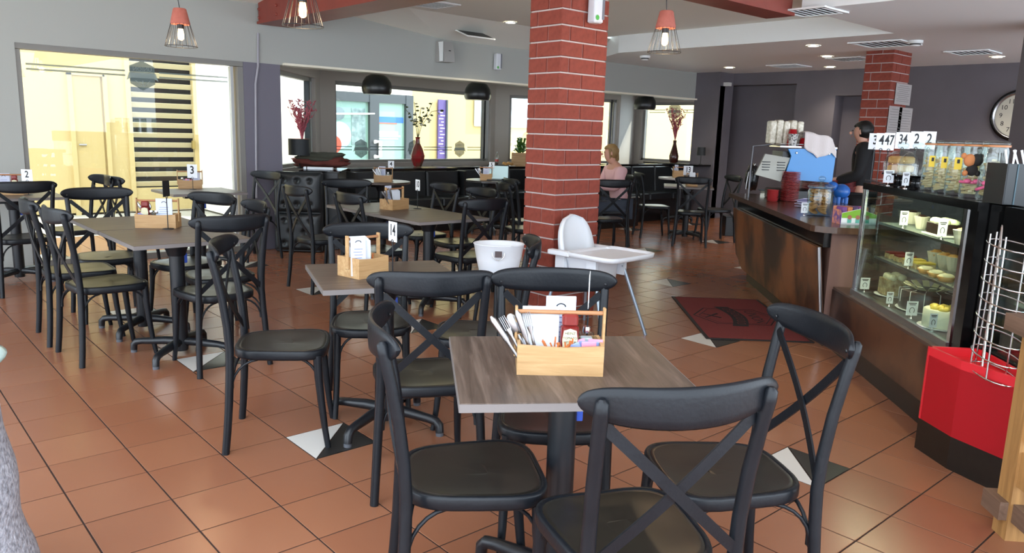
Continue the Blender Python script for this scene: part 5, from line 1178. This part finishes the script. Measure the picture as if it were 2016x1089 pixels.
# speaker and dispensers
p = at(875, 102, Y=YW-.09); t = thing('wall_speaker', 'grey wall speaker angled high on the white bulkhead', 'speaker', p, 0)
rg = []
for k in range(9):
    z = -.13+.26*k/8; y = -.05-.05*math.cos(PI*k/16)*1.2; rg.append([Vector((-.075, .085, z)), Vector((-.045, y+.05, z)), Vector((.085, y, z)), Vector((.10, .06, z))])
MB().rings(rg, False).build('cabinet', mat('speaker_grey', '#9a9894', .5), t); MB().box((.02, -.088, .01), (.03, .004, .01)).build('emblem', INK, t); MB().box((-.06, .0, 0), (.004, .1, .24)).build('side', WHITE, t)
def dispenser(p, ang_, lab, sc=1):
    t = thing('air_freshener', lab, 'dispenser', p, ang_, 'white dispensers'); MB().rbox((0, -.04*sc, 0), (.095*sc, .08*sc, .23*sc), .018*sc).build('case', mat('dispenser_white', '#d5d9e0', .4), t)
    MB().rbox((.036*sc, -.082*sc, .01), (.02*sc, .012*sc, .2*sc), .004).build('window_strip', mat('dispenser_grey', '#6f727c', .4), t); b_ = MB().lathe([(.018*sc, 0), (.018*sc, .002)], (-.022*sc, -.081*sc, -.08*sc), 16, Matrix.Rotation(PI/2, 3, 'X')).build('badge', mat('badge_green', '#4fae4a', .5), t)
dispenser(at(976, 122, Y=YW-.01), 0, 'white dispenser on the white bulkhead near the speaker', .95)
pd_ = at(1165, 14, Y=.79); dispenser(pd_, 0, 'white dispenser with a green dot on the brick pillar', 1.0)
# clock
pc = at(2006, 228, X=XR-.02); ck_ = thing('wall_clock', 'large round black rimmed wall clock', 'clock', (XR-.012, pc.y, pc.z), -PI/2)
Rm = Matrix.Rotation(PI/2, 3, 'X')
MB().lathe([(.27, 0), (.335, .005), (.34, .04), (.30, .055), (.285, .03)], n=48, M=Rm, cap=False).build('rim', BLKG, ck_); MB().lathe([(.288, .012), (.001, .012)], n=48, M=Rm, cap=False).build('dial', mat('dial', '#c9c4b4', .5), ck_)
MB().lathe([(.284, .028), (.30, .056), (.297, .056), (.281, .028)], n=48, M=Rm, cap=False).build('inner_rim', STEEL, ck_)
for h in range(1, 13): a = PI/2-h*PI/6; text(str(h), .085, INK, ck_, vert_frame((.215*math.cos(a), -.0135, .215*math.sin(a)), 0), 'numeral', .0005)
for a, L in ((1.9, .13), (.3, .19)): MB().tube([(0, -.018, 0), (L*math.cos(a), -.018, L*math.sin(a))], [.008, .004], 5).build('hand', INK, ck_)
# ------------------------------------------------------------------ people
def skin_mesh(name, J, Eg, m, parent, root, sub=2):
    bm = bmesh.new(); L = bm.verts.layers.skin.verify(); V = {}
    for k, (p, r) in J.items(): v = bm.verts.new(p); rr = r if isinstance(r, tuple) else (r, r); v[L].radius = rr; v[L].use_root = (k == root); V[k] = v
    for a, b in Eg: bm.edges.new((V[a], V[b]))
    me = bpy.data.meshes.new(name); bm.to_mesh(me); bm.free()
    o = bpy.data.objects.new(name, me); COL.objects.link(o); o.modifiers.new('s', 'SKIN').use_smooth_shade = True; q = o.modifiers.new('d', 'SUBSURF'); q.levels = sub; q.render_levels = sub
    bpy.context.view_layer.update(); ev = o.evaluated_get(bpy.context.evaluated_depsgraph_get()); m2 = bpy.data.meshes.new_from_object(ev); bpy.data.objects.remove(o)
    m2.name = name; m2.materials.clear(); m2.materials.append(m)
    for pl2 in m2.polygons: pl2.use_smooth = True
    o = bpy.data.objects.new(name, m2); COL.objects.link(o); o.parent = parent; return o
SKIN = mat('skin', '#c99680', .5)
def person(loc, rz, lab, seated, top, legs, hair, hairlong):
    # local frame: facing +y, x to the right
    t = thing('person', lab, 'person', loc, rz)
    if seated:
        J = dict(hip=((0, -.05, .52), (.15, .11)), waist=((0, -.03, .66), (.125, .09)), chest=((0, .03, .88), (.15, .10)), neck0=((0, .055, 1.02), (.075, .065)), neck=((0, .085, 1.07), .048), head0=((0, .125, 1.12), (.062, .07)), head1=((0, .14, 1.19), (.073, .085)), head2=((0, .125, 1.255), (.055, .065)))
        for s, n in ((-1, 'l'), (1, 'r')):
            J.update({n+'sh': ((s*.165, .045, .975), .058), n+'el': ((s*.235, .12, .76), .043), n+'wr': ((s*.10, .36, .79), .028), n+'pa': ((s*.075, .42, .795), (.034, .018)), n+'th': ((s*.09, .0, .50), .085), n+'kn': ((s*.11, .42, .50), .062), n+'an': ((s*.12, .36, .09), .040), n+'to': ((s*.12, .50, .04), (.042, .03))})
    else:
        J = dict(hip=((0, 0, .90), (.14, .09)), waist=((0, 0, 1.04), (.12, .08)), chest=((0, .01, 1.24), (.16, .105)), neck0=((0, .015, 1.37), (.075, .065)), neck=((0, .03, 1.42), .05), head0=((0, .05, 1.47), (.062, .07)), head1=((0, .06, 1.53), (.074, .088)), head2=((0, .045, 1.595), (.056, .066)))
        for s, n in ((-1, 'l'), (1, 'r')):
            J.update({n+'sh': ((s*.18, .0, 1.33), .058), n+'el': ((s*.24, .02, 1.08), .043), n+'wr': ((s*.16, .24, 1.0), .028), n+'pa': ((s*.15, .31, 1.0), (.034, .018)), n+'th': ((s*.09, .0, .82), .085), n+'kn': ((s*.10, .02, .48), .062), n+'an': ((s*.10, -.01, .09), .040), n+'to': ((s*.10, .13, .04), (.042, .03))})
    sp_ = [('hip', 'waist'), ('waist', 'chest'), ('chest', 'neck0'), ('neck0', 'neck'), ('neck', 'head0'), ('head0', 'head1'), ('head1', 'head2')]
    arm = [x for n in 'lr' for x in (('neck0', n+'sh'), (n+'sh', n+'el'), (n+'el', n+'wr'), (n+'wr', n+'pa'))]; leg = [x for n in 'lr' for x in (('hip', n+'th'), (n+'th', n+'kn'), (n+'kn', n+'an'), (n+'an', n+'to'))]
    # fingers
    for s, n in ((-1, 'l'), (1, 'r')):
        pw_ = Vector(J[n+'pa'][0])
        for k in range(4):
            o = -.022+.0148*k; L = (.062, .072, .070, .054)[k]
            J[n+'f%da' % k] = (pw_+Vector((o, .022, .002)), .009); J[n+'f%db' % k] = (pw_+Vector((o*1.1, .022+L*.55, -.004)), .0085); J[n+'f%dc' % k] = (pw_+Vector((o*1.1, .022+L*.85, -.026)), .0075)
            arm += [(n+'pa', n+'f%da' % k), (n+'f%da' % k, n+'f%db' % k), (n+'f%db' % k, n+'f%dc' % k)]
        J[n+'ta'] = (pw_+Vector((-s*.03, -.005, -.004)), .011); J[n+'tb'] = (pw_+Vector((-s*.046, .028, -.012)), .0095); arm += [(n+'pa', n+'ta'), (n+'ta', n+'tb')]
    body = skin_mesh('body', J, sp_+arm+leg, SKIN, t, 'hip')
    def grow(keys, d): return {k: (J[k][0], tuple(x+d for x in (J[k][1] if isinstance(J[k][1], tuple) else (J[k][1],)*2))) for k in keys}
    tk = ['hip', 'waist', 'chest', 'neck0']+[n+x for n in 'lr' for x in ('sh', 'el', 'wr')]
    te = [e for e in sp_+arm if e[0] in tk and e[1] in tk]; skin_mesh('top', grow(tk, .024), te, top, t, 'hip')
    lk = ['hip']+[n+x for n in 'lr' for x in ('th', 'kn', 'an')]; le = [e for e in leg if e[0] in lk and e[1] in lk]; skin_mesh('trousers', grow(lk, .026), le, legs, t, 'hip')
    for n in 'lr':
        p_ = Vector(J[n+'an'][0]); MB().blob((p_.x, p_.y+.07, .035), (.05, .135, .035), 12, 8).build('shoe', BLK, t)
    H = Vector(J['head1'][0])
    # face
    MB().blob((H.x, H.y+.098, H.z-.018), (.011, .016, .018), 8, 6).build('nose', SKIN, t)
    for s in (-1, 1): MB().blob((s*.03, H.y+.082, H.z+.008), (.011, .007, .007), 8, 6).build('eye', mat('eye_dark', '#2b2320', .3), t); MB().blob((s*.076, H.y+.0, H.z-.005), (.010, .018, .028), 8, 6).build('ear', SKIN, t)
    MB().blob((H.x, H.y+.084, H.z-.052), (.022, .007, .006), 8, 6).build('mouth', mat('lips', '#a5605a', .5), t)
    hr = MB().blob((H.x, H.y-.026, H.z+.018), (.090, .102, .100), 28, 20, .08, 4)
    if hairlong:
        hr.tube([(.02, H.y-.10, H.z+.02), (.05, H.y-.13, H.z-.08), (.09, H.y-.08, H.z-.19), (.105, H.y-.02, H.z-.30)], [.04, .038, .03, .012], 10)
        hr.tube([(-.07, H.y+.03, H.z+.05), (-.085, H.y+.045, H.z-.03), (-.08, H.y+.03, H.z-.09)], [.02, .018, .008], 8)
    for i_, v_ in enumerate(hr.v):
        q_ = Vector(v_)-H
        if q_.y > .012 and q_.z < .05+.3*max(0, .05-q_.y) and q_.z > -.16: hr.v[i_] = tuple(H+Vector((q_.x*.80, q_.y*.45-.0, q_.z*.8)))
    hr.build('hair', hair, t); return t
wr_ = math.radians(67); person((7.37, 3.41, -.005), wr_, 'blonde woman in a pink sweater sitting at a table eating', True, mat('pink_sweater', '#d8aeb0', .9, bump=.3, bscale=90), mat('jeans', '#39424f', .85), mat('blonde', '#9a7c4e', .6, col2='#7d6038', scale=30, stretch=(6, 6, 1)), True)
ps = at(1707, 262, D=8.3); person((ps.x, ps.y, 0), math.radians(22), 'dark haired staff member in black behind the counter', False, mat('black_shirt', '#131316', .8), mat('black_trousers', '#18181b', .8), mat('black_hair', '#0e0c0b', .45), False)
# plates on the woman's table
for k, (x, y, lab) in enumerate(((6.80, 3.52, 'plate of food in front of the woman in pink'), (6.62, 3.70, 'second plate across from the woman in pink'))):
    t = thing('dinner_plate', lab, 'plate', (x, y, TZ)); plate(t, .12); MB().blob((0, 0, .025), (.07, .06, .025), 12, 8, .5, k).build('food', PASTRY, t)
for k, (x, y, lab) in enumerate(((6.86, 3.38, 'tall drinking glass near the pillar edge'), (6.66, 3.44, 'second drinking glass near the pillar edge'))):
    t = thing('drinking_glass', lab, 'glass', (x, y, TZ), 0, 'drinking glasses'); MB().lathe([(.026, 0), (.034, .13), (.032, .13), (.024, .006)], n=18).build('body', GLASSJ, t); MB().lathe([(.024, .008), (.029, .08)], n=16).build('drink', mat('pale_drink', '#d6d2b8', .3), t)
# ------------------------------------------------------------------ outside
struct(MB().box((2, 20, -.08), (60, 26.0, .1)).build('pavement', mat('pavement', '#b9b2a6', .8, col2='#a8a194', scale=3)), 'pale sunlit paving outside the windows', 'pavement')
struct(MB().box((-13.5, 0, -.08), (20, 14, .1)).build('bounce_paving', mat('pavement2', '#d8d5cd', .8)), 'unseen paving beyond the open left side, kept pale to bounce light inside', 'pavement')  # unseen ground, made pale so sunlight bounces up to the ceilings
CRM = mat('cream_render', '#c9b07a', .8); CRM2 = mat('cream_door', '#c2a870', .7)
YO = 9.8
ob = thing('service_building', 'cream rendered building with a door seen through the left window', 'building', (1, YO, 0)); bpy.context.view_layer.update()
def opart(par, name, mb, m, label=None): return cpart(par, name, mb, m, label)
xd0, xd1 = at(150, 300, Y=YO).x, at(205, 300, Y=YO).x; zd = at(180, 150, Y=YO).z; xg0, xg1 = at(251, 250, Y=YO).x, at(388, 250, Y=YO).x
opart(ob, 'wall', MB().box(((-4+xg0)/2, YO+.2, 2.2), (xg0+4, .4, 4.4)), CRM)
opart(ob, 'wall', MB().box((xg1+.9, YO-.4, 2.2), (1.8, 1.2, 4.4)), mat('sunlit_render', '#efe9dc', .8), 'rendered return wall, coloured white as if in full sun')  # white colour stands in for strong sun on this wall
dr = opart(ob, 'door', MB().box(((xd0+xd1)/2, YO-.01, zd/2), (xd1-xd0, .05, zd)), CRM2)
fm = MB(); fm.box((xd1+.06, YO-.02, zd/2), (.06, .08, zd+.06)); fm.box((xd0-.03, YO-.02, zd/2), (.06, .08, zd+.06)); fm.box(((xd0+xd1)/2, YO-.02, zd+.03), (xd1-xd0+.12, .08, .06)); opart(ob, 'door_frame', fm, CRM)
h_ = at(156, 285, Y=YO-.06); opart(ob, 'door_handle', MB().tube([h_, h_+Vector((.10, 0, 0))], .014, 6), STEEL)
gt = thing('louvre_gate', 'cream louvred gate with dark gaps seen through the left window', 'gate', ((xg0+xg1)/2, YO, 0)); bpy.context.view_layer.update()
zb_ = .36; zt_ = 2.75
for x in (xg0+.03, xg1-.03): opart(gt, 'post', MB().box((x, YO, 1.4), (.07, .09, 2.8)), CRM)
opart(gt, 'bottom_panel', MB().box(((xg0+xg1)/2, YO, zb_/2), (xg1-xg0, .05, zb_)), CRM)
lv = MB().box((0, 0, 0), (xg1-xg0-.12, .012, .085), M=Matrix.Rotation(.5, 3, 'X')).mesh('slat'); lv.materials.append(mat('slat_cream', '#c9ba94', .6)); n_ = 16
for k in range(n_):
    o = bpy.data.objects.new('slat', lv); COL.objects.link(o); o.parent = gt; o.location = (0, 0, zb_+.06+(zt_-zb_-.1)*k/(n_-1))
opart(gt, 'dark_backing', MB().box(((xg0+xg1)/2, YO+.16, 1.5), (xg1-xg0, .02, 3.0)), mat('gate_dark', '#33302e', .8))
opart(gt, 'lock', MB().box((xg1-.09, YO-.06, at(381, 285, Y=YO).z), (.05, .05, .13)), mat('brass', '#b29a5e', .4, .6))
# shop opposite the bay
YS = 12.2
def S_(u, v): return at(u, v, Y=YS)
sh = thing('opposite_shop', 'cream shop front with green tinted glass and a dark door frame across the walkway', 'building', (S_(800, 250).x, YS, 0)); bpy.context.view_layer.update()
x0, x1 = S_(560, 250).x, S_(811, 250).x; zt = S_(770, 186).z
opart(sh, 'wall', MB().box(((x1+x1+22)/2, YS+.2, 1.95), (22, .4, 3.9)), CRM); opart(sh, 'wall', MB().box(((x0+x1)/2, YS+.2, (zt+3.9)/2), (x1-x0, .4, 3.9-zt)), mat('fascia_white', '#f1ebdd', .8)); opart(sh, 'wall', MB().box((x0-3, YS+.2, 1.95), (6, .4, 3.9)), CRM)
GRN = mat('shop_glass_green', '#8fb0a2', .12); DKF = mat('shop_frame', '#3f4347', .4)
xf = S_(735, 250).x; opart(sh, 'shop_window', MB().box(((x0+xf)/2, YS+.05, zt/2), (xf-x0, .04, zt)), GRN)
opart(sh, 'door', MB().box(((xf+x1)/2, YS+.05, zt/2), (x1-xf, .04, zt)), GRN)
for xa, xb in ((xf-.12, xf+.12), (x1-.2, x1)): opart(sh, 'frame', MB().box(((xa+xb)/2, YS, zt/2), (xb-xa, .12, zt)), DKF)
opart(sh, 'frame', MB().box(((x0+x1)/2, YS+.012, zt-.1), (x1-x0, .12, .2)), DKF)
opart(sh, 'pull_handle', MB().tube([S_(733, 279)+Vector((0, -.1, 0)), S_(744, 279)+Vector((0, -.1, 0)), S_(744, 308)+Vector((0, -.1, 0)), S_(733, 308)+Vector((0, -.1, 0))], .045, 8), WHITE)
a_ = S_(733, 223); opart(sh, 'white_line', MB().tube([S_(560, 224)+Vector((0, -.05, 0)), S_(735, 224)+Vector((0, -.05, 0))], .02, 6), WHITE)
c_ = S_(764, 238); text('.', .01, INK, sh, Matrix.Identity(4)) if False else None
def oprint(u, v, w, h, m, name): p = S_(u, v); opart(sh, name, MB().box((p.x, YS+.025, p.z), (w, .008, h)), m)
oprint(768, 236, .75, .13, mat('sign_blue', '#3f74c4', .5), 'sign_print'); oprint(764, 243, .5, .03, mat('sign_red', '#c46a5a', .5), 'sign_print'); oprint(765, 262, .55, .08, WHITE, 'sign_print'); oprint(765, 268, .68, .04, WHITE, 'sign_print'); oprint(765, 273, .55, .03, WHITE, 'sign_print')
# poster with a figure
pp_ = S_(676, 262); ps_ = thing('window_poster', 'poster of a figure in a pale shirt in the shop window', 'poster', (pp_.x, YS-.03, pp_.z))
MB().box((.12, .05, .05), (.9, .02, 1.3)).build('sheet', mat('poster_green', '#7f9f98', .5), ps_)
MB().lathe([(.30, 0), (.30, .006)], (-.1, .035, -.05), 20, Matrix.Rotation(PI/2, 3, 'X')).build('shirt_print', mat('poster_shirt', '#a9c3d4', .5), ps_); MB().lathe([(.14, 0), (.14, .006)], (-.1, .033, .42), 16, Matrix.Rotation(PI/2, 3, 'X')).build('head_print', mat('poster_head', '#6f7f86', .5), ps_)
MB().lathe([(.20, 0), (.20, .006)], (-.25, .028, -.25), 16, Matrix.Rotation(PI/2, 3, 'X')).build('red_print', mat('poster_red', '#b8452f', .5), ps_); MB().box((.38, .035, .15), (.34, .006, .8)).build('picture_print', mat('poster_dark', '#55686c', .5, col2='#8da3a3', scale=9), ps_)
# purple banner and white sign
p0, p1 = S_(860, 196), S_(876, 320); bn = thing('tall_banner', 'tall purple banner on the cream wall across the walkway', 'banner', ((p0.x+p1.x)/2, YS-.05, (p0.z+p1.z)/2))
wB, hB = p1.x-p0.x, p0.z-p1.z; MB().box((0, 0, 0), (wB, .04, hB)).build('panel', mat('banner_purple', '#54427c', .5), bn); MB().box((wB*.42, -.03, 0), (wB*.16, .04, hB)).build('edge', DKF, bn)
m = MB()
for k in range(14): m.box((-.05+.04*(k % 2), -.023, hB*(.3-.05*k)), (wB*(.5 if k % 3 else .3), .004, hB*.018))
m.build('print', mat('banner_print', '#b9a9cf', .5), bn)
p0, p1 = S_(933, 172), S_(1040, 252); sg = thing('white_sign', 'large white wall sign with pale blue letters across the walkway', 'sign', ((p0.x+p1.x)/2, YS-.06, (p0.z+p1.z)/2)); wS, hS = p1.x-p0.x+1.0, p0.z-p1.z
MB().box((.5, 0, 0), (wS, .05, hS)).build('board', mat('sign_board', '#cfe4f1', .5), sg)
BLT = mat('sign_letter', '#8fb4c8', .5); lt = S_(1014, 228)-sg.location; text('ON', .52, BLT, sg, vert_frame((lt.x, -.03, lt.z), 0), 'lettering', .003)
l0, l1, l2 = (S_(u, v)-sg.location for u, v in ((1008, 209), (1017, 209), (1032, 190))); MB().tube([(l.x, -.03, l.z) for l in (l0, l1, l2)], .022, 5).build('line_print', BLT, sg)
